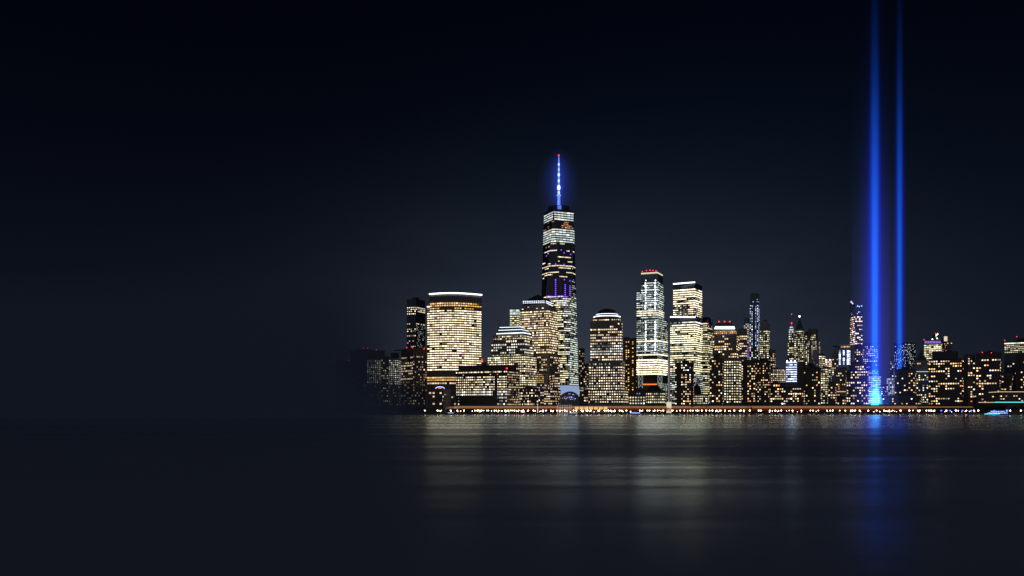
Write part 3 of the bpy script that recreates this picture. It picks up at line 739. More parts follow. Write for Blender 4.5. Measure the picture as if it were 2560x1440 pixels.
q = MB(); q.prism(plan(1607, 1643.5, 1644, 1709.5, 6), Zp(896, 1720), Zp(890, 1720)); q.build('mechanical_floor', M['roof'], r)
strip(r, [(1608, 961, 1708), (1642, 961, 1708)], 1.3, 'orange_e', 'red_light_strip')
k = root('light_line_mast', 'thin glowing mast added for a light line between the braced and stacked box towers', 'hoist mast', (X(1672, 1600), 1600, 2.4))
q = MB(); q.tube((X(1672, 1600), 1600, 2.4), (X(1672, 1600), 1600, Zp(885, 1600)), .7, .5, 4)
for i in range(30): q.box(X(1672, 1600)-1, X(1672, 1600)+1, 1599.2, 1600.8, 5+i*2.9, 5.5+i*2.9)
q.build('mast', emimat('glowing_mast', (.9, .72, .6), .35), k)  # mast added to carry a bright vertical line, glow in its material
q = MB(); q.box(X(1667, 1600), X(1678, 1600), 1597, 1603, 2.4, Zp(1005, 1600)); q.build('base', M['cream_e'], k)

# ================================================================== stacked box tower
r, pl = tower('stacked_box_tower', 'tower of two shifted boxes with a bright white line at each roof edge', 'office tower', 1700,
      [(1683, 1737.5, 1755, 709), (1675.5, 1738.5, 1756, 794)],
      [Zn(720, 732, 5.6, 4.4, .85, 'cream', 'r', wx=.9, wy=.54, b=1.89, run=.7, faces='L'), Zn(732, 776, 5.6, 4.4, .74, 'cream', 'r', wx=.88, wy=.5, b=1.96, run=.72, rows=.2), Zn(720, 732, 5.6, 4.4, .7, 'white', 'r', wx=.88, b=1.45, faces='R', run=.7),
       Zn(776, 791, 5.6, 4.4, .6, 'mix', 'r', wx=.75, wy=.5, b=1.45, run=.4),
       Zn(802, 815, 5.6, 4.4, .7, 'white', 'r', wx=.88, wy=.5, b=1.45, run=.7), Zn(815, 858, 5.6, 4.4, .80, 'yellow', 'r', wx=.88, wy=.5, b=1.74, run=.72, rows=.2), Zn(858, 935, 5.6, 4.4, .78, 'yellow', 'r', wx=.88, wy=.5, b=1.45, run=.72, rows=.22),
       Zn(935, 1010, 5, 4.4, .62, 'cool', 'r', wx=.88, b=0.72, run=.6, rows=.2)], 'glass', 49, side=44, clutter=False)
strip(r, [(1683, 710, 1694), (1737.5, 705.5, 1694)], 1.25, 'white_e'); strip(r, [(1675.5, 792.5, 1690), (1738.5, 792.5, 1690)], 1.25, 'white_e')
p = pl[0][0]; q = MB(); q.prism([p[0], p[1], p[2], p[3]], Zp(709, 1700), Zp(709.4, 1700)+1.0); q.build('parapet', M['metal'], r)
tower('office_tower', 'darker glass tower directly right of the stacked box tower', 'office tower', 1760, [(1752, 1768, 1781, 794)],
      [Zn(806, 828, 5.4, 4.8, .5, 'mix', 'r', run=.5, b=.9, wx=.8), Zn(828, 1008, 5.4, 4.8, .62, 'yellow', 'r', run=.6, b=.8, wx=.82, rows=.25)], 'glass', 50)
tower('apartment_tower', 'dark slab apartment tower with amber windows down its middle before the stacked box tower', 'apartment tower', 1550, [(1687, 1733, 1735, 907)],
      [Zn(910, 1012, 6, 5.2, 0.48, 'amber', b=1.15, wx=.6, cols='10011111100'), ], 'darkbrick', 51, pent=(1705, 1723, 900))
tower('low_office_block', 'low block with a rounded dark roof right of the dark slab apartment tower', 'office block', 1560, [(1733, 1768, 1772, 986)],
      [Zn(988, 1011, 6.4, 5.2, .8, 'yellow', b=.7, wx=.6)], 'darkbrick', 52, clutter=False)
k = bpy.data.objects[bpy.data.objects[-1].name]
q = MB(); q.ball((X(1742, 1575), 1575, Zp(987, 1575)), (X(1752, 1575)-X(1733, 1575))*.62, Zp(961, 1575)-Zp(987, 1575), 16, 6, True)
blk = [o for o in bpy.data.objects if o.get('label', '').startswith('low block with a rounded')][0]
q.build('dome', M['roof'], blk)

# ================================================================== trapezoid-roofed tower
r, pl = tower('sloped_roof_tower', 'tower with a slope-sided dark roof over a white light band and three red beacons', 'office tower', 1640,
      [(1784, 1838, 1842, 825), (1781, 1841, 1848, 836), (1780, 1846, 1856, 900)],
      [Zn(826, 834, 4.5, 5, .85, 'gold', b=.9, wx=.75), Zn(836, 895, 6.4, 4.8, 0.48, 'amber', b=1.0, wx=.74, run=.5, rows=.2), Zn(896, 1008, 6.9, 6.0, .90, 'yellow', b=1.0, wx=.56, wy=.44)], 'granite', 53, clutter=False)
hip(r, plan(1785, 1835, 1838, 1643, 34), Zp(825, 1640), Zp(816, 1640), .94, 'metal', 'attic')
hip(r, plan(1787, 1833, 1836, 1644, 32), Zp(816, 1640), Zp(806, 1640), .72, 'roof')
strip(r, [(1786, 821, 1638), (1837, 821, 1638)], 1.35, 'white_e'); strip(r, [(1788, 816.8, 1640), (1836, 816.8, 1640)], .7, 'white_e')
for bx in (1797.5, 1811.5, 1824.5):
    q = MB(); q.ball((X(bx, 1660), 1660, Zp(804, 1660)), 1.3, None, 8, 5); q.build('beacon', M['red_e'], r)
    q = MB(); q.tube((X(bx, 1660), 1660, Zp(808, 1660)), (X(bx, 1660), 1660, Zp(804, 1660)), .15, None, 4); q.build('beacon_mast', M['metal'], r)
tower('office_tower', 'dark flat topped wing tower right of the slope-sided roof tower', 'office tower', 1700, [(1838, 1845, 1868, 824)],
      [Zn(838, 905, 6, 5, .42, 'warm', 'r', b=.8, run=.5, wx=.8, rows=.2)], 'glass', 54, side=30)
tower('apartment_tower', 'dark stepped apartment tower before the left side of the slope-sided roof tower', 'apartment tower', 1545, [(1783, 1796, 1798, 889), (1774, 1806, 1809, 898)],
      [Zn(899, 1013, 6.8, 5, 0.31, 'amber', b=1.1, wx=.6)], 'darkbrick', 55)
tower('apartment_tower', 'dark apartment tower with warm window columns, just below the slender white dotted tower', 'apartment tower', 1550, [(1853, 1888, 1890, 903)],
      [Zn(906, 1006, 6.2, 5, 0.47, 'amber', b=1.15, wx=.6, cols='1001110110')], 'darkbrick', 56, pent=(1858, 1876, 899))
tower('apartment_tower', 'dark apartment tower with small scattered windows below the twin red beacon tower', 'apartment tower', 1540, [(1889, 1924, 1926, 902)],
      [Zn(906, 1006, 6, 4.4, 0.35, 'amber', b=.8, wx=.5)], 'redbrick', 57, pent=(1898, 1918, 895))
tower('slender_tower', 'very slender dark tower dotted with cool white lights', 'skyscraper', 2050, [(1875, 1896, 1898, 735), (1873.5, 1896, 1899, 768)],
      [Zn(746, 762, 5, 5, .12, 'blue', b=.5), Zn(762, 870, 4.0, 4.3, .62, 'blue', b=1.25, wx=.52, wy=.55, cols='11011'), Zn(870, 905, 4.2, 4.3, .5, 'green', b=.9, wx=.6)], 'glass', 58, clutter=True)
tower('office_tower', 'pale tower with a purple lit lower part, left of the slender white dotted tower', 'office tower', 2150, [(1859.5, 1872, 1876, 796)],
      [Zn(808, 826, 5, 4.5, 0.62, 'pink', 'r', b=.55, wx=.85), Zn(826, 864, 5, 4.5, .6, 'warm', 'r', b=.5, wx=.85), Zn(866, 900, 3.6, 4.5, 1, 'purple', 'r', b=.55, wx=.9, wy=.7)], 'paleglass', 59)
tower('ornate_tower', 'ornate brown tower with two red beacons right of the slender white dotted tower', 'office tower', 1980, [(1904, 1917, 1919, 802), (1899, 1922, 1924, 810)],
      [Zn(826, 896, 5, 4.6, .62, 'yellow', b=.95, wx=.62, run=.4)], 'stone', 60, beacons=((1905.5, 812), (1920, 811.5)), fins=6, clutter=True)
tower('office_tower', 'plain brown shoulder block right of the twin beacon tower', 'office tower', 1900, [(1921, 1936, 1938.5, 876)],
      [Zn(882, 930, 5.4, 4.5, .45, 'warm', b=.6)], 'brick', 61)
tower('office_block', 'lavender lit building with cream window rows behind the riverside apartments', 'office block', 1750, [(1932, 1960, 1964, 922), (1927, 1964, 1967, 932)],
      [Zn(920, 968, 5.2, 4.4, .8, 'cream', b=.75, wx=.6)], 'purple', 62)
k_tower, _ = tower('office_tower', 'dazzling cool white banded block at the foot of the twin pointed towers', 'office tower', 1700, [(1965, 1990, 1992, 902)],
      [Zn(903, 956, 5.6, 4.2, .88, 'blue', 'r', b=1.6, wx=.9, wy=.52, run=.5)], 'paleglass', 63)
for bx in (1968, 1978, 1987):
    q = MB(); q.ball((X(bx, 1692), 1692, Zp(903, 1692)), 1.3, None, 8, 5); q.build('roof_lamp', M['lampwhite_e'], k_tower)
# twin pointed towers
r, pl = tower('crowned_tower', 'pointed tower with a white lit stepped crown and red tip', 'skyscraper', 2000, [(1974, 1981, 1984, 816), (1971.5, 1983, 1986, 826), (1969, 1984, 1987, 850)],
      [Zn(817, 833, 4, 3.4, .9, 'cool', b=.9, wx=.6), Zn(833, 900, 5.4, 4, .5, 'yellow', b=.95, wx=.6)], 'stone', 64, fins=5, clutter=False)
hip(r, plan(1975, 1981, 1983, 2003, 14), Zp(816, 2000), Zp(809, 2000), .3, 'palemetal')
q = MB(); q.ball((X(1979, 2005), 2005, Zp(808, 2005)), 1.3, 2.4, 8, 5); q.build('beacon', M['red_e'], r)
q = MB(); q.tube((X(1979, 2005), 2005, Zp(808, 2005)), (X(1979, 2005), 2005, Zp(786, 2005)), .35, .1, 5); q.build('antenna', M['metal'], r)
q = MB(); q.ball((X(1979, 2005), 2005, Zp(785.5, 2005)), 1.2, None, 8, 5); q.build('beacon', M['orange_e'], r)
strip(r, [(1972.5, 825, 1994), (1984, 825, 1994)], .9, 'whitesoft_e', 'crown_light'); strip(r, [(1975, 818, 1994), (1982, 818, 1994)], 1.0, 'whitesoft_e', 'crown_light')
r, pl = tower('pyramid_topped_tower', 'taller pointed tower with a steep green pyramid roof and white finial lamp', 'skyscraper', 1980, [(1988, 2007, 2010, 823), (1985.5, 2009, 2012, 840)],
      [Zn(826, 905, 4.8, 4.2, .66, 'yellow', b=.85, wx=.55)], 'stone', 65, clutter=False, fins=6)
hip(r, plan(1988, 2007, 2010, 1981, 30), Zp(823, 1980), Zp(797, 1980), .1, 'copper')
q = MB(); q.tube((X(1999, 1996), 1996, Zp(799, 1996)), (X(1999, 1996), 1996, Zp(792, 1996)), .8, .3, 6); q.build('finial', M['metal'], r)
q = MB(); q.ball((X(1998.7, 1996), 1996, Zp(791, 1996)), 2.0, 1.6, 8, 5); q.build('finial_lamp', M['lampwhite_e'], r)
tower('office_tower', 'dark block filling the gap between the two pointed towers and the octagonal topped tower', 'office tower', 2100, [(2008, 2018, 2020, 832)],
      [Zn(838, 900, 5.4, 4.2, .25, 'warm', b=.6)], 'darkbrick', 66)
# octagonal-topped tower
r, pl = tower('octagonal_topped_tower', 'broad tower with window columns and an octagonal brown crown', 'office tower', 1930, [(2016, 2046, 2050, 850), (2013.5, 2047, 2051.5, 862)],
      [Zn(852, 912, 4.2, 4.4, .72, 'cream', b=1.0, wx=.45, wy=.62, cols='110101101')], 'stone', 67, clutter=False, fins=7)
q = MB(); cxo = X(2032, 1945); ro = (X(2044, 1945)-X(2020, 1945))/2
oc = [Vector((cxo+math.cos(math.pi/8+i*math.pi/4)*ro*1.08, 1945+math.sin(math.pi/8+i*math.pi/4)*ro*1.08)) for i in range(8)]
q.prism(oc, Zp(851, 1945), Zp(824, 1945), [Vector((cxo, 1945))+(p-Vector((cxo, 1945)))*.9 for p in oc]); q.prism([Vector((cxo, 1945))+(p-Vector((cxo, 1945)))*.93 for p in oc], Zp(824.5, 1945), Zp(823, 1945)); q.build('octagonal_crown', M['brick'], r)
wn = Win(68, 1932)
wn.zone([(5, [Vector((X(2025, 1930), 1930, Zp(852, 1930))), Vector((X(2039, 1930), 1930, Zp(852, 1930))), Vector((X(2039, 1930), 1930, Zp(834, 1930))), Vector((X(2025, 1930), 1930, Zp(834, 1930)))])], Zn(836, 851, 4.5, 3.6, .6, 'yellow', b=1.1, wx=.55))
wn.finish(r)
tower('ornate_tower', 'thin pale grey ornate tower before the octagonal topped tower', 'office tower', 1830, [(2032, 2044, 2046, 875), (2029, 2045, 2047.5, 890)],
      [Zn(893, 920, 5, 4, .2, 'grey', b=.5)], 'cream', 69, fins=4, clutter=False)
tower('office_tower', 'short grey tower with crowded white windows right of the octagonal topped tower', 'office tower', 1850, [(2047, 2061, 2063.5, 887)],
      [Zn(889, 925, 4.4, 3.6, .8, 'cream', b=.8, wx=.6)], 'stone', 70)
tower('office_tower', 'bright pinkish white block left of the dazzling white work-lit building', 'office tower', 1800, [(2063.5, 2077, 2079, 896)],
      [Zn(897, 918, 5, 4.4, 0.74, 'pink', b=1.4, wx=.8, wy=.6), Zn(918, 1000, 5.2, 4.4, .45, 'yellow', b=.9)], 'stone', 71)
tower('office_tower', 'pale grey tower with a slanted dark roof left of the work-lit building', 'office tower', 1780, [(2080, 2096, 2100, 868)],
      [Zn(880, 955, 5.4, 4.4, .22, 'warm', b=.8)], 'stone', 72, pent=(2082, 2094, 863))
r, pl = tower('office_tower', 'building floodlit dazzling white with a thin raised derrick on its roof', 'office tower', 1760, [(2101, 2122, 2125, 861), (2097, 2122, 2125.5, 874)],
      [Zn(863, 870, 6.5, 6, .9, 'gold', b=.9, wx=.7), Zn(875, 912, 4.4, 4.6, .9, 'blue', b=2.4, wx=.8, wy=.75, cols='1011011')], 'palemetal', 73, clutter=False)
q = MB(); q.tube((X(2116, 1768), 1768, Zp(861, 1768)), (X(2125, 1768), 1768, Zp(838, 1768)), .3, .2, 4); q.tube((X(2119, 1768), 1768, Zp(861, 1768)), (X(2125, 1768), 1768, Zp(838, 1768)), .3, .2, 4); q.build('derrick', M['palemetal'], r)
# slant topped tower
r, pl = tower('slant_topped_tower', 'tall slim dark tower with a slanting roofline just left of the blue beams', 'skyscraper', 1780, [(2126, 2138, 2156, 768), (2125.5, 2138, 2156.5, 800)],
      [Zn(778, 786, 5, 4, .25, 'blue', b=.8), Zn(790, 862, 5.0, 4.6, 0.58, 'pink', b=1.1, wx=.8, wy=.55, faces='L'), Zn(790, 862, 5.0, 4.2, 0.47, 'pink', 'p', b=1.05, wx=.8, wy=.55, faces='R', run=.4)], 'glass', 74, clutter=False, side=26)
q = MB(); p = pl[0][0]; zt = Zp(768, 1780)
q.add([(p[0].x, p[0].y, zt), (p[1].x, p[1].y, zt), (p[2].x, p[2].y, zt), (p[3].x, p[3].y, zt), (p[0].x, p[0].y, Zp(755, 1780)), (p[1].x, p[1].y, Zp(758, 1780)), (p[2].x, p[2].y, Zp(766, 1780)), (p[3].x, p[3].y, Zp(760, 1780))],
      [(0, 1, 5, 4), (1, 2, 6, 5), (2, 3, 7, 6), (3, 0, 4, 7), (4, 5, 6, 7)]); q.build('slanting_roof', M['glass'], r)
for bx, by in ((2127.5, 755), (2130, 757), (2132, 759), (2144, 765), (2148, 766.5), (2154, 765)):
    q = MB(); q.ball((X(bx, 1775), 1775, Zp(by, 1775)), 1.1, 1.5, 6, 4); q.build('roof_lamp', M['bluewhite_e'], r)
q = MB(); q.ball((X(2129, 1775), 1775, Zp(753, 1775)), .9, None, 6, 4); q.build('beacon', M['red_e'], r)

# ================================================================== right half, in front of and behind the beams
tower('apartment_tower', 'dark stepped apartment tower with pinkish windows left of the beam foot', 'apartment tower', 1580, [(2136, 2156, 2158, 862), (2126, 2160, 2162, 905), (2116, 2169, 2172, 926)],
      [Zn(872, 905, 6, 5.2, 0.35, 'pink', b=1.0, wx=.6), Zn(908, 1012, 6.3, 5.0, 0.36, 'pink', b=1.15, wx=.62, run=.2)], 'darkbrick', 75)
tower('office_tower', 'square tower behind the left beam with bluish window bands', 'office tower', 1950, [(2157, 2193, 2195, 858)],
      [Zn(864, 872, 5, 4, .4, 'blue', b=.6), Zn(872, 905, 4.6, 4, .62, 'blue', 'r', b=.75, wx=.75, run=.4), Zn(905, 940, 5, 4, .4, 'blue', 'r', b=.6, wx=.75, run=.5)], 'glass', 76)
tower('office_tower', 'wide low glass block glowing behind the foot of the left beam', 'office block', 1800, [(2172, 2199, 2202, 938)],
      [Zn(940, 1008, 4.6, 4, .85, 'blue', 'r', b=.9, wx=.8, run=.4)], 'paleglass', 77)
tower('office_tower', 'hazy blue dotted block between the two beams', 'office block', 1750, [(2198, 2216, 2220, 965)],
      [Zn(950, 1008, 5, 4.4, .55, 'blue', b=.8, wx=.6)], 'purple', 78)
tower('office_tower', 'bluish block with a neat window grid left of the dark block under the right beam', 'office block', 1720, [(2216, 2234, 2237, 943)],
      [Zn(945, 990, 5.2, 4.4, .72, 'blue', b=.85, wx=.6)], 'purple', 79)
tower('office_tower', 'faint distant tower behind the right beam speckled with tiny lights', 'office tower', 2450, [(2235, 2262, 2289, 857)],
      [Zn(859, 925, 3.6, 3.2, .34, 'cool', b=.55, wx=.5)], 'glass', 80)
tower('office_tower', 'faint narrow distant tower left of the speckled distant tower', 'office tower', 2300, [(2225, 2234, 2236, 895)],
      [Zn(898, 960, 4.5, 3.4, .3, 'blue', b=.6)], 'purple', 81)
tower('apartment_tower', 'black apartment block with amber windows hiding the foot of the right beam', 'apartment tower', 1600, [(2236, 2288, 2291, 924)],
      [Zn(925, 928, 4.5, 5, .8, 'cream', b=.9, faces='L', cols='1110110000'), Zn(931, 984, 6.0, 5.6, 0.33, 'amber', b=1.15, wx=.6)], 'darkbrick', 82, pent=(2253, 2273, 916), cap=100)
tower('low_apartment_block', 'low black block with few lights below the amber windowed block under the right beam', 'apartment block', 1560, [(2200, 2300, 2304, 990)],
      [Zn(994, 1012, 6.4, 5.4, 0.17, 'amber', b=1.0, wx=.6)], 'darkbrick', 83)
r, pl = tower('spired_stone_tower', 'grey stone building with a dark steep pyramid roof left of the purple topped tower', 'office tower', 1850, [(2287, 2318, 2321, 902), (2281, 2320, 2323, 918), (2276, 2321, 2324, 935)],
      [Zn(905, 912, 5, 5, .3, 'gold', b=.9), Zn(936, 946, 5, 4.6, .4, 'warm', b=.9), Zn(946, 952, 5, 4.6, .8, 'yellow', b=.9), Zn(955, 1008, 5.6, 4.4, .45, 'yellow', b=.85)], 'stone', 84, clutter=False)
hip(r, plan(2287, 2318, 2321, 1852, 30), Zp(902, 1850), Zp(888, 1850), .45, 'copper'); hip(r, plan(2297, 2309, 2311, 1862, 12), Zp(888, 1862), Zp(872, 1862), .05, 'copper', 'lantern')
strip(r, [(2281, 929, 1843), (2321, 929, 1843)], .5, 'whitesoft_e', 'cornice_light')
r, pl = tower('purple_topped_tower', 'tower with a purple lit band under its roof and yellow window rows', 'office tower', 1900, [(2310, 2352, 2354, 849)],
      [Zn(860, 925, 4.6, 5.4, .88, 'yellow', 'r', b=.95, wx=.82, wy=.6, run=.3)], 'brick', 85)
q = MB()
for i in range(6):
    a = 2311.5+i*6.9; q.box(X(a, 1893), X(a+5.6, 1893), 1892.4, 1893, Zp(858.5, 1893), Zp(852.5, 1893))
q.build('purple_band', M['purplesoft_e'], r)
q = MB(); q.box(X(2337, 1915), X(2346, 1915), 1915, 1925, Zp(850, 1915), Zp(836, 1915)); q.build('roof_block', M['greenglass'], r)
for bx, by, mm in ((2339, 834, 'red_e'), (2344, 835, 'lamp_e'), (2341, 838, 'lamp_e'), (2340, 842, 'cyan_e'), (2343, 846, 'lamp_e'), (2331, 848, 'lamp_e'), (2310, 849.5, 'red_e')):
    q = MB(); q.ball((X(bx, 1890), 1890, Zp(by, 1890)), 1.1, None, 6, 4); q.build('roof_lamp' if mm != 'red_e' else 'beacon', M[mm], r)
r, pl = tower('office_tower', 'plain pinkish brown tower joined to the right of the purple topped tower', 'office tower', 1930, [(2354, 2367, 2381, 845)],
      [Zn(856, 878, 4.6, 4.4, .28, 'warm', b=.7)], 'brick', 86, beacons=((2378.5, 854),))
q = MB(); q.box(X(2360, 1922), X(2368, 1922), 1921.4, 1922, Zp(853, 1922), Zp(841, 1922)); q.build('lit_crown', M['cream_e'], r)
tower('apartment_tower', 'broad black apartment tower with scattered amber windows below the purple topped tower', 'apartment tower', 1620, [(2330, 2391, 2395, 879), (2321, 2405, 2409, 897)],
      [Zn(893, 896, 4.6, 5, .4, 'cream', b=.9, faces='L'), Zn(899, 1012, 6.3, 5.4, 0.31, 'amber', b=1.15, wx=.62, run=.45)], 'darkbrick', 87)
tower('apartment_tower', 'narrow brown apartment tower with a pale vertical edge right of the broad black one', 'apartment tower', 1640, [(2409, 2419, 2438, 887)],
      [Zn(894, 1012, 6, 5.2, 0.36, 'amber', b=1.05, wx=.58, faces='R'), ], 'brick', 88)
tower('apartment_tower', 'wide black apartment tower with two red beacons and a small roof block', 'apartment tower', 1600, [(2440, 2499, 2503, 882)],
      [Zn(896, 968, 6.4, 5.6, 0.36, 'amber', b=1.2, wx=.66, run=.5), Zn(968, 1008, 6.4, 5.6, 0.12, 'amber', b=.8)], 'darkbrick', 89, pent=(2470, 2480, 875), beacons=((2456, 881.5), (2478.5, 882.5)))
tower('low_apartment_block', 'dim brown block in the dip before the last bright towers on the right', 'apartment block', 1650, [(2503, 2530, 2533, 934)],
      [Zn(938, 1008, 6.6, 5.6, 0.20, 'amber', b=.9)], 'brick', 90)
tower('office_tower', 'dark tower with a bright yellow top storey at the right edge', 'office tower', 1750, [(2511, 2610, 2614, 852)],
      [Zn(852.8, 857, 4.4, 5, 1, 'yellow', 'r', b=1.2, wx=.9, wy=.7), Zn(858, 880, 4.6, 4.4, .7, 'yellow', 'r', b=.7, wx=.75, run=.3, rows=.25), Zn(898, 935, 6, 6, .28, 'yellow', b=.9)], 'glass', 91, pent=(2543, 2610, 843), beacons=((2512, 851.5), (2542, 842)))
tower('apartment_tower', 'black apartment tower with amber windows before the yellow topped tower', 'apartment tower', 1620, [(2539, 2625, 2629, 884)],
      [Zn(888, 1008, 6.2, 5.4, 0.36, 'amber', b=1.1, wx=.6, cols='0110110011001')], 'darkbrick', 92)
# riverside apartments
tower('low_apartment_block', 'long low dark apartment block with amber windows at the centre right of the waterfront', 'apartment block', 1540, [(1927, 1962, 1965, 957), (1926, 2009, 2012, 968)],
      [Zn(959, 1012, 6.4, 5.4, 0.33, 'amber', b=1.15, wx=.64, run=.3)], 'darkbrick', 93)
tower('apartment_tower', 'black apartment tower with a flat raised roof block before the octagonal topped tower', 'apartment tower', 1550, [(2009, 2050, 2053, 919)],
      [Zn(928, 940, 6, 5.2, 0.25, 'amber', b=1.0), Zn(940, 1012, 6.3, 5.2, 0.33, 'amber', b=1.1, wx=.6, cols='0110011110')], 'darkbrick', 94, pent=(2021, 2036, 908))
tower('office_block', 'narrow grey block with yellow-white window columns right of the black apartment tower', 'office block', 1650, [(2052, 2068, 2071, 919)],
      [Zn(921, 1010, 5.6, 4.6, .62, 'yellow', b=.95, wx=.55)], 'stone', 95)
tower('office_block', 'small brown block with few windows before the grey blocks left of the beams', 'office block', 1600, [(2070, 2088, 2091, 958)],
      [Zn(966, 1010, 6, 5, .42, 'warm', b=.8)], 'brick', 96)
r, pl = tower('office_block', 'pale grey block with amber windows and an uplit lower cornice left of the beams', 'office block', 1620, [(2090, 2114, 2118, 922)],
      [Zn(925, 975, 5.8, 5, 0.35, 'amber', b=1.0), Zn(984, 1010, 6.6, 5, 0.31, 'amber', b=.9)], 'stone', 97)
strip(r, [(2092, 979, 1612), (2114, 979, 1612)], .8, 'gold_e', 'cornice_light')
tower('low_house', 'small low dark house at the water between the apartment towers left of the beams', 'house', 1545, [(2092, 2112, 2115, 995)],
      [Zn(998, 1012, 6, 6, 0.27, 'amber', b=1.1)], 'darkbrick', 98)
# long pier building at the far right
r, pl = tower('pier_building', 'long low pier building with lit roof edge and added light lines at the far right', 'pier building', 1560, [(2470, 2640, 2644, 981), (2436, 2640, 2644, 985)],
      [Zn(986, 992, 5.4, 6, .4, 'cream', b=.9), Zn(994, 1004, 6, 6, 0.23, 'amber', b=.8)], 'brick', 99, clutter=False)
strip(r, [(2472, 981, 1548), (2500, 979.5, 1548), (2640, 979.5, 1548)], .55, 'creamline_e')
strip(r, [(2446, 1006, 1545), (2487, 1006, 1545)], .55, 'creamline_e'); strip(r, [(2488, 1005.5, 1545), (2640, 1005.5, 1545)], .5, 'cyan_e')  # these lower cream and cyan strips stand in for moving-light trails

# ================================================================== blue memorial beams
def beam(label, px, Y, half, power, base_py, seg0):
    x0 = X(px, Y); r = root('light_beam', label, 'light beam', (x0, Y, Zp(base_py, Y)), 'twin blue light beams')
    H = 1500.0; zb = Zp(base_py, Y); R = half/F*Y
    comps = ((1.0, .42, (.010, .10, 1.0), 320, 69), (.62, .36, (.012, .38, 1.0), 570, 95), (1.4, .22, (.008, .045, 1.0), 400, 60), (2.1, .12, (.012, .025, 1.0), 500, 65), (3.2, .115, (.04, .05, .95), 570, 75), (4.8, .085, (.11, .14, .95), 640, 80))
    for i, (k, amp, col, y0, wd) in enumerate(comps):
        def vol(t, amp=amp, col=col, k=k, i=i, y0=y0, wd=wd):
            o = t.n('ShaderNodeNewGeometry').outputs['Position']; zz = t.n('ShaderNodeSeparateXYZ', i0=o).outputs[2]
            d = t.m('DIVIDE', t.m('SUBTRACT', zz, Zp(y0, Y)), wd*Y/1562)
            f = t.m('DIVIDE', 1.0, t.m('ADD', 1.0, t.m('POWER', math.e, d)))
            e = t.n('ShaderNodeEmission', Color=(*col, 1), Strength=t.m('MULTIPLY', f, amp*power/(2*R*k)))
            if i == 0: out(t, t.n('ShaderNodeBsdfTransparent', Color=(.88, .90, .93, 1)).outputs[0], e.outputs[0])
            else: out(t, None, e.outputs[0])
        if seg0 and i >= 4: continue
        m_ = mat('glowing_blue_air', vol)
        try: m_.cycles.volume_step_rate = 0.35
        except Exception: pass
        b = MB(); n = 24
        b.prism([(x0+R*k*math.cos(2*math.pi*j/n), Y+R*k*math.sin(2*math.pi*j/n)) for j in range(n)], zb, H)
        b.build('beam_core' if i == 0 else 'glow', m_, r)
    q = MB(); n = 16; q.prism([(x0+R*.8*math.cos(2*math.pi*j/n), Y+R*.8*math.sin(2*math.pi*j/n)) for j in range(n)], zb-1.2, zb-.3); q.build('lamp_bank', M['cyan_e'], r)
beam('left and nearer of the two vertical blue light beams', 2187, 1562, 11.5, 1.0, 1011, 0)
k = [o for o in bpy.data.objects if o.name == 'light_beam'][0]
for rr_, hh, am in ((12, 30, .040), (10, 66, .022), (7, 40, .030)):  # cyan glare at the beam foot put in as glowing volumes
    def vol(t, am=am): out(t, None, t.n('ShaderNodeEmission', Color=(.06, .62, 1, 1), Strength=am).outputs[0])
    q = MB(); q.ball((X(2189, 1562), 1562, Zp(1011, 1562)), rr_, hh, 20, 10, True); q.build('glow', mat('beam_foot_glare', vol), k)
beam('right of the two vertical blue light beams, its foot behind a black block', 2249, 1680, 7.8, .70, 935, 1)

# ================================================================== waterfront
def ground_z(): return 2.6
# lamps: one of each kind, then copies
def make_lamp(kind):
    r = root('street_lamp', 'street lamp on the far promenade', 'street lamp', (0, 0, 0), 'lamps along the promenade')
    q = MB(); q.tube((0, 0, 0), (0, 0, 3.6), .10, .06, 6); q.tube((0, 0, 0), (0, 0, .5), .2, .14, 6); q.build('pole', M['metal'], r)
    q = MB(); q.tube((0, 0, 5.1), (0, 0, 5.35), .5, .15, 8); q.build('cap', M['metal'], r)
    q = MB(); q.ball((0, 0, 4.35), 1.15, 1.0, 8, 6); q.build('lamp_globe', M['lamp_e' if kind == 0 else 'lampwhite_e' if kind == 1 else 'blue_e'], r)
    return r
def copy_thing(r, loc, label):
    c = r.copy(); C.objects.link(c); c.location = loc
    if label: c['label'] = label
    for ch in r.children:
        d = ch.copy(); C.objects.link(d); d.parent = c
    return c
protos = [make_lamp(i) for i in range(3)]
used = [False]*3
def put_lamp(kind, px, Y, z, sc, label):
    if not used[kind]: o = protos[kind]; used[kind] = True; o.location = (X(px, Y), Y, z); o['label'] = label
    else: o = copy_thing(protos[kind], (X(px, Y), Y, z), label)
    o.scale = (sc, sc, 1)
rl = random.Random(5)
warm_px = [1062, 1075, 1093, 1118, 1128, 1143, 1160, 1187, 1194, 1205, 1217, 1240, 1246, 1262, 1271, 1285, 1297, 1309, 1322, 1334, 1358, 1366, 1377, 1392, 1403, 1411, 1433, 1441, 1455, 1468, 1478, 1497, 1511, 1521, 1536, 1550, 1566, 1599, 1607, 1618, 1623, 1636, 1645, 1658, 1679, 1700, 1711, 1725, 1732, 1744, 1755, 1765, 1774, 1781, 1792, 1800, 1813, 1835, 1852, 1859, 1874, 1896, 1903, 1925, 1938, 1953, 1981, 2003, 2026, 2032, 2046, 2068, 2076, 2082, 2100, 2113, 2128, 2133, 2149, 2170, 2191, 2211, 2222, 2232, 2253, 2274, 2295, 2300, 2315, 2323, 2328, 2336, 2366, 2390, 2417, 2434, 2446, 2526, 2552]
for i, px in enumerate(warm_px):
    white = i % 4 == 1
    if px < 1130 and i % 2: continue
    put_lamp(1 if white else 0, px+rl.uniform(-1, 1), SH+rl.uniform(1, 9), 2.7, rl.uniform(.5, 1.15),
             'cool white round street lamp on the far promenade' if white else 'warm round street lamp on the far promenade')
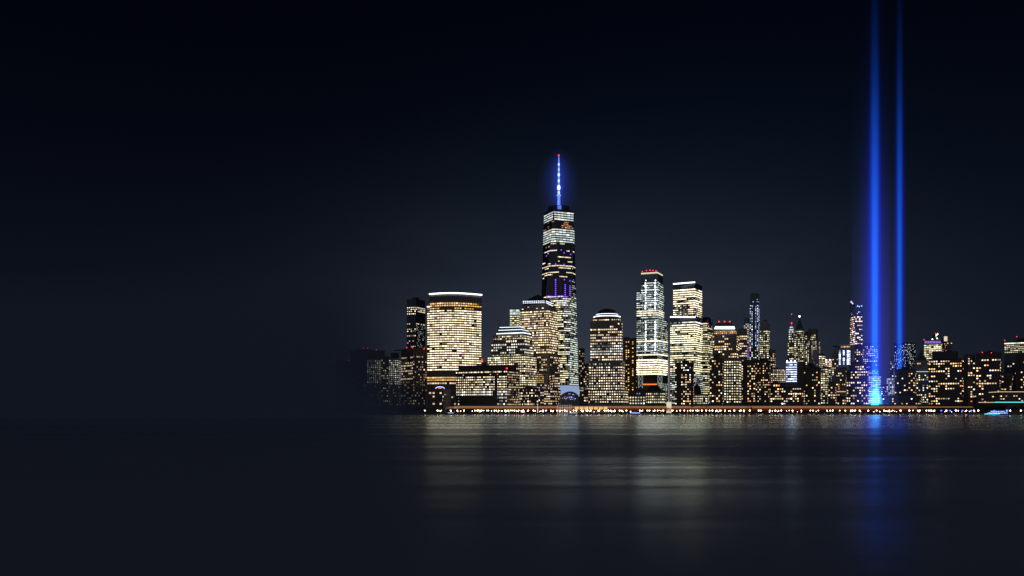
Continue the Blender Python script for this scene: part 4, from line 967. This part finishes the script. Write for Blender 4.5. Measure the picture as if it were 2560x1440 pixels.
def put_small(px, label):
    o = copy_thing(protos[rl.choice((0, 0, 1))], (X(px, SH+20), SH+rl.uniform(0, 20), 2.6), label); o['group'] = 'small added lamps'
    k_ = rl.uniform(.25, .5); o.scale = (k_, k_, rl.uniform(.5, 1.1))
for i in range(150):  # extra small lamps added at random to fill out the lights
    px = rl.uniform(1085, 2450) if i > 50 else rl.uniform(1090, 1560)
    put_small(px, 'tiny added filler lamp among the larger lamps on the far promenade')
for px in (2353, 2375, 2406, 2428): put_lamp(2, px, SH+2, 2.7, 1.35, 'deep blue glowing lamp on the quay before the right hand apartment towers')
# made-up canopies whose lit edges stand in for moving-light trails
def trail_stand_in(label, x0, x1, z, m1, m2, Y, name='light_trail_stand_in'):
    r = root(name, label, 'light trail stand-in', (X(x0, Y), Y, 2.6))
    a, b = X(x0, Y), X(x1, Y)
    q = MB(); q.box(a, b, Y, Y+3.0, z-.25, z); q.build('trail_carrier', M['metal'], r)
    n = int((b-a)/36)
    q = MB()
    for i in range(n+1):
        xx = a+(b-a)*i/n; q.tube((xx, Y+1.5, 2.6), (xx, Y+1.5, z-.2), .13, .1, 5)
    structure(q.build('posts', M['metal'], r), 'stuff')
    q = MB(); q.box(a, b, Y-.30, Y-.05, z-.42, z-.02); q.build('light_strip', M[m1], r)
    if m2:
        q = MB(); q.box(a, b, Y-.34, Y-.05, z-3.0, z-2.4); q.build('light_strip', M[m2], r)
trail_stand_in('long thin added rail with cream and amber lines standing in for light trails', 1135, 2292, Zp(1015.6, 1508), 'creamline_e', 'amberline_e', 1508)
trail_stand_in('short right hand added rail with one amber line standing in for a light trail', 2293, 2432, Zp(1017.2, 1508), 'amberline_e', None, 1508)
trail_stand_in('low added rail with a dim red light trail line behind the promenade lamps', 1250, 2310, Zp(1024.4, 1506), 'redline_e', None, 1506)

# low pavilions
k = root('terminal_pavilion', 'low pavilion with a row of large square lit windows below the domed tower', 'pavilion', (X(1478, 1514), 1514, 2.6))
q = MB(); q.box(X(1434, 1514), X(1521, 1514), 1514, 1530, 2.6, Zp(1015.5, 1514)); q.box(X(1433, 1514), X(1522, 1514), 1513, 1531, Zp(1015.5, 1514), Zp(1014.7, 1514)); q.build('wall', M['brick'], k)
for i in range(7):
    a = 1437+i*12; q = MB(); q.box(X(a, 1514), X(a+9.5, 1514), 1513.7, 1513.95, Zp(1023.5, 1514), Zp(1017.3, 1514)); w_ = q.build('window', M['gold_e'], k)
k = root('ferry_terminal', 'floating ferry terminal with pink-white posts before the glass hall', 'ferry terminal', (X(1410, 1490), 1490, 0))
q = MB(); q.box(X(1393, 1490), X(1428, 1490), 1486, 1494, -.5, 1.4); q.build('pontoon', M['palemetal'], k)
q = MB(); q.prism([(X(1392, 1490), 1485), (X(1429, 1490), 1485), (X(1429, 1490), 1495), (X(1392, 1490), 1495)], Zp(1019, 1490), Zp(1014, 1490), [(X(1398, 1490), 1489), (X(1423, 1490), 1489), (X(1423, 1490), 1491), (X(1398, 1490), 1491)]); q.build('roof', M['palemetal'], k)
for i in range(9):
    q = MB(); xx = X(1393+i*4.3, 1490); q.tube((xx, 1485.5, 0), (xx, 1485.5, Zp(1012, 1490)), .32, None, 6); q.build('post', emimat('glowing_white_post', (1, .75, .62), .55), k)  # lamp light put into the posts as emission
k = root('tent_pavilion', 'shallow pitched pink tent roof at the left end of the waterfront', 'tent', (X(1130, 1512), 1512, 2.6))
q = MB(); q.prism([(X(1112, 1512), 1508), (X(1148, 1512), 1508), (X(1148, 1512), 1520), (X(1112, 1512), 1520)], Zp(1021, 1512), Zp(1016.2, 1512), [(X(1126, 1512), 1513), (X(1134, 1512), 1513), (X(1134, 1512), 1515), (X(1126, 1512), 1515)])
q.build('roof', emimat('glowing_tent_fabric', (.75, .36, .25), .22), k)  # lamplight on the tent put into the fabric as its own glow
for px in (1114, 1123, 1137, 1146):
    q = MB(); q.tube((X(px, 1512), 1510, 2.6), (X(px, 1512), 1510, Zp(1020.5, 1512)), .2, None, 6); q.build('post', M['palemetal'], k)
k = root('lit_obelisk', 'slim white lit mast standing on the promenade left of the ferry terminal', 'mast', (X(1344, 1503), 1503, 2.6))
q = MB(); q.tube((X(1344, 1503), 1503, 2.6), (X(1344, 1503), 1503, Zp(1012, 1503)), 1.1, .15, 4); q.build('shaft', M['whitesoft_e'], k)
q = MB(); q.tube((X(1344, 1503), 1503, 2.6), (X(1344, 1503), 1503, 3.6), 1.8, 1.4, 4); q.build('base', M['concrete'], k)

# boats
def boat(label, px0, px1, Y, lights, wm, hull='palemetal', h=6.5, group='boats by the far bank', rows=1, wl=None):
    r = root('passenger_boat', label, 'boat', (X((px0+px1)/2, Y), Y, 0), group)
    a, b = X(px0, Y), X(px1, Y); L = b-a; w = L*.16
    q = MB(); n = 10; pts = []
    for i in range(n+1):
        u = i/n; pts.append((a+L*u, Y-w/2*min(1, 2.6*(1-u))**.6*min(1, .7+u)))
    ring = pts+[(p[0], 2*Y-p[1]) for p in reversed(pts)]
    low = [((p[0]-(a+b)/2)*.93+(a+b)/2, Y+(p[1]-Y)*.7) for p in ring]
    q.prism(low, -.4, 1.7, ring); q.build('hull', M[hull], r)
    for d in range(rows):
        q = MB(); z0 = 1.7+d*2.6; ins = .10+.08*d; q.box(a+L*ins, b-L*(ins+.12), Y-w*.36, Y+w*.36, z0, z0+2.5); q.build('deckhouse', M[hull], r)
        nn = 10
        q = MB()
        for i in range(nn):
            xa = a+L*ins+(L*(1-2*ins-.12))*(i+.15)/nn; q.box(xa, xa+L*(1-2*ins-.12)/nn*.7, Y-w*.36-.06, Y-w*.36-.02, z0+.9, z0+2.0)
        q.build('cabin_windows', M[wm], r)
    q = MB(); zt = 1.7+rows*2.6; q.box(a+L*.35, a+L*.52, Y-w*.2, Y+w*.2, zt, zt+1.8); q.tube((a+L*.45, Y, zt), (a+L*.45, Y, zt+4), .12, .05, 5); q.build('wheelhouse', M[hull], r)
    for px, py, rad, mm in lights:
        q = MB(); q.ball((X(px, Y), Y-w*.4, max(Zp(py, Y), .8)), rad, None, 8, 5); q.build('deck_lamp', M[mm], r)
    return r
rb = boat('party boat strung with blue and cyan lights at the far right', 2462, 2530, 1440, [(2483, 1028, 1.6, 'blue_e'), (2515, 1027, 1.8, 'blue_e'), (2497, 1029, .8, 'blue_e')]+[(2467+i*7, 1033, .55, 'bluewhite_e') for i in range(8)], 'bluewhite_e', 'metal', rows=2)
strip(rb, [(2461, 1035, 1432), (2500, 1034.6, 1432)], .45, 'cyan_e', 'waterline_light')
boat('white ferry with lit windows moored below the braced glass tower', 1572, 1608, 1485, [(1576, 1029, .7, 'lampwhite_e')], 'bluewhite_e', 'palemetal')
boat('low bluish ferry moored right of the ferry terminal', 1420, 1450, 1482, [(1426, 1030, .5, 'lampwhite_e')], 'whitesoft_e', 'palemetal')
boat('small white motor yacht moored near the left end of the waterfront', 1118, 1138, 1488, [(1128, 1027, .6, 'lampwhite_e')], 'whitesoft_e', 'palemetal')

# small quay lights near the waterline
proto = None
for i in range(56):
    px = 1205+i*21.3+rl.uniform(-7, 7)
    if proto is None:
        proto = root('quay_light', 'small white marker light low on the seawall', 'marker light', (X(px, SH), SH-3.6, 1.2), 'marker lights on the seawall')
        q = MB(); q.box(X(px, SH)-.7, X(px, SH)+.7, SH-4.1, SH-3.7, 1.0, 1.35); q.build('lens', M['whitesoft_e'], proto)
        q = MB(); q.box(X(px, SH)-.9, X(px, SH)+.9, SH-3.9, SH-3.6, 1.4, 1.55); q.build('hood', M['metal'], proto)
    else: copy_thing(proto, (X(px, SH), SH-3.6, 1.2), None)

# trees: four kinds of crown, each tree a trunk, limbs and thousands of leaf clumps
def crown_mesh(seed, w, h):
    rr = random.Random(seed); q = MB()
    lobes = [(rr.uniform(-.5, .5)*w, rr.uniform(-.4, .4)*w, rr.uniform(.35, .95)*h, rr.uniform(.26, .42)*w) for _ in range(9)]
    for i in range(650):
        cx, cy, cz, cr = rr.choice(lobes); v = Vector((rr.gauss(0, 1), rr.gauss(0, 1), rr.gauss(0, .8))).normalized()*cr*rr.uniform(.45, 1.05)
        c = Vector((cx, cy, cz))+v; s = rr.uniform(.28, .62)
        u = Vector((rr.gauss(0, 1), rr.gauss(0, 1), rr.gauss(0, 1))).normalized(); w_ = u.orthogonal().normalized()
        q.add([c-u*s, c+w_*s*.6, c+u*s, c-w_*s*.6], [(0, 1, 2, 3)])
    return q
def make_tree(seed, w, h):
    r = root('tree', 'leafy tree on the far promenade', 'tree', (0, 0, 0), 'trees along the promenade')
    q = MB(); q.tube((0, 0, 0), (.1, 0, h*.5), .28, .18, 7)
    rr = random.Random(seed)
    for k in range(5):
        a = rr.uniform(0, 6.28); q.tube((0, 0, h*rr.uniform(.3, .5)), (math.cos(a)*w*.35, math.sin(a)*w*.35, h*rr.uniform(.6, .85)), .13, .04, 5)
    q.build('trunk', M['bark'], r); crown_mesh(seed, w, h).build('crown', M['leaf'], r)
    return r
tp = [make_tree(1, 9, 11), make_tree(2, 11, 12), make_tree(3, 8, 9.5), make_tree(4, 12, 13)]
tu = [False]*4
spots = []
for a, b, n, sc in ((935, 1060, 13, 1.0), (1060, 1135, 9, .75), (1140, 1290, 14, .75), (1300, 1392, 6, .7), (1455, 1570, 6, .7), (1572, 1662, 9, .95), (1662, 1700, 3, .9), (1725, 1772, 6, 1.25), (1790, 1850, 5, .9), (1858, 1925, 8, 1.4), (1926, 2060, 8, .85), (2060, 2130, 9, 1.15), (2130, 2230, 5, .8), (2200, 2300, 9, 1.0), (2300, 2440, 9, .9), (2440, 2570, 10, 1.1)):
    for i in range(n): spots.append((a+(b-a)*(i+rl.uniform(.1, .9))/n, sc*rl.uniform(.8, 1.15)))
ref = [(0, 1068, 'the low dark buildings at the left end'), (1068, 1300, 'the low gridded office block'), (1300, 1470, 'the foot of the tallest skyscraper'), (1470, 1600, 'the domed tower'),
       (1600, 1680, 'the braced glass tower'), (1680, 1775, 'the stacked box tower'), (1775, 1860, 'the slope-sided roof tower'), (1860, 1930, 'the slender white dotted tower'), (1930, 2060, 'the long low apartment block'),
       (2060, 2170, 'the stepped tower left of the beams'), (2170, 2310, 'the feet of the blue beams'), (2310, 2440, 'the purple topped tower'), (2440, 2700, 'the pier building at the right')]
for i, (px, sc) in enumerate(spots):
    kx = i % 4; Y = SH+rl.uniform(12, 26); loc = (X(px, Y), Y, 2.4)
    lab = 'dark leafy tree on the promenade below '+[n for a, b, n in ref if a <= px < b][0]
    if not tu[kx]: o = tp[kx]; tu[kx] = True; o.location = loc; o['label'] = lab
    else: o = copy_thing(tp[kx], loc, lab)
    o.scale = (sc, sc, sc); o.rotation_euler = (0, 0, rl.uniform(0, 6.28))

# ================================================================== made-up volume that fades the left end of the skyline into dark
def fade_volume(t):
    g = t.n('ShaderNodeSeparateXYZ', i0=t.n('ShaderNodeNewGeometry').outputs['Position'])
    u = t.m('SUBTRACT', g.outputs[0], t.m('MULTIPLY', t.m('MAXIMUM', t.m('SUBTRACT', 75.0, g.outputs[2]), 0.0), .9))
    a = t.n('ShaderNodeMapRange', Value=u, i1=-420.0, i2=-125.0, i3=1.0, i4=0.0, _interpolation_type='SMOOTHERSTEP').outputs[0]
    top = t.n('ShaderNodeMapRange', Value=g.outputs[2], i1=60.0, i2=255.0, i3=1.0, i4=0.0, _interpolation_type='SMOOTHERSTEP').outputs[0]
    d = t.m('MULTIPLY', t.m('MULTIPLY', a, top), .050)
    ab = t.n('ShaderNodeVolumeAbsorption', Color=(0, 0, 0, 1), Density=d)
    em = t.n('ShaderNodeEmission', Color=(.0056, .0075, .0140, 1), Strength=d)
    out(t, None, t.n('ShaderNodeAddShader', i0=ab.outputs[0], i1=em.outputs[0]).outputs[0])
b = MB(); b.box(-1500, -95, 1375, 1470, .1, 260)
structure(b.build('fade_volume', mat('dark_fade_volume', fade_volume)), 'stuff')
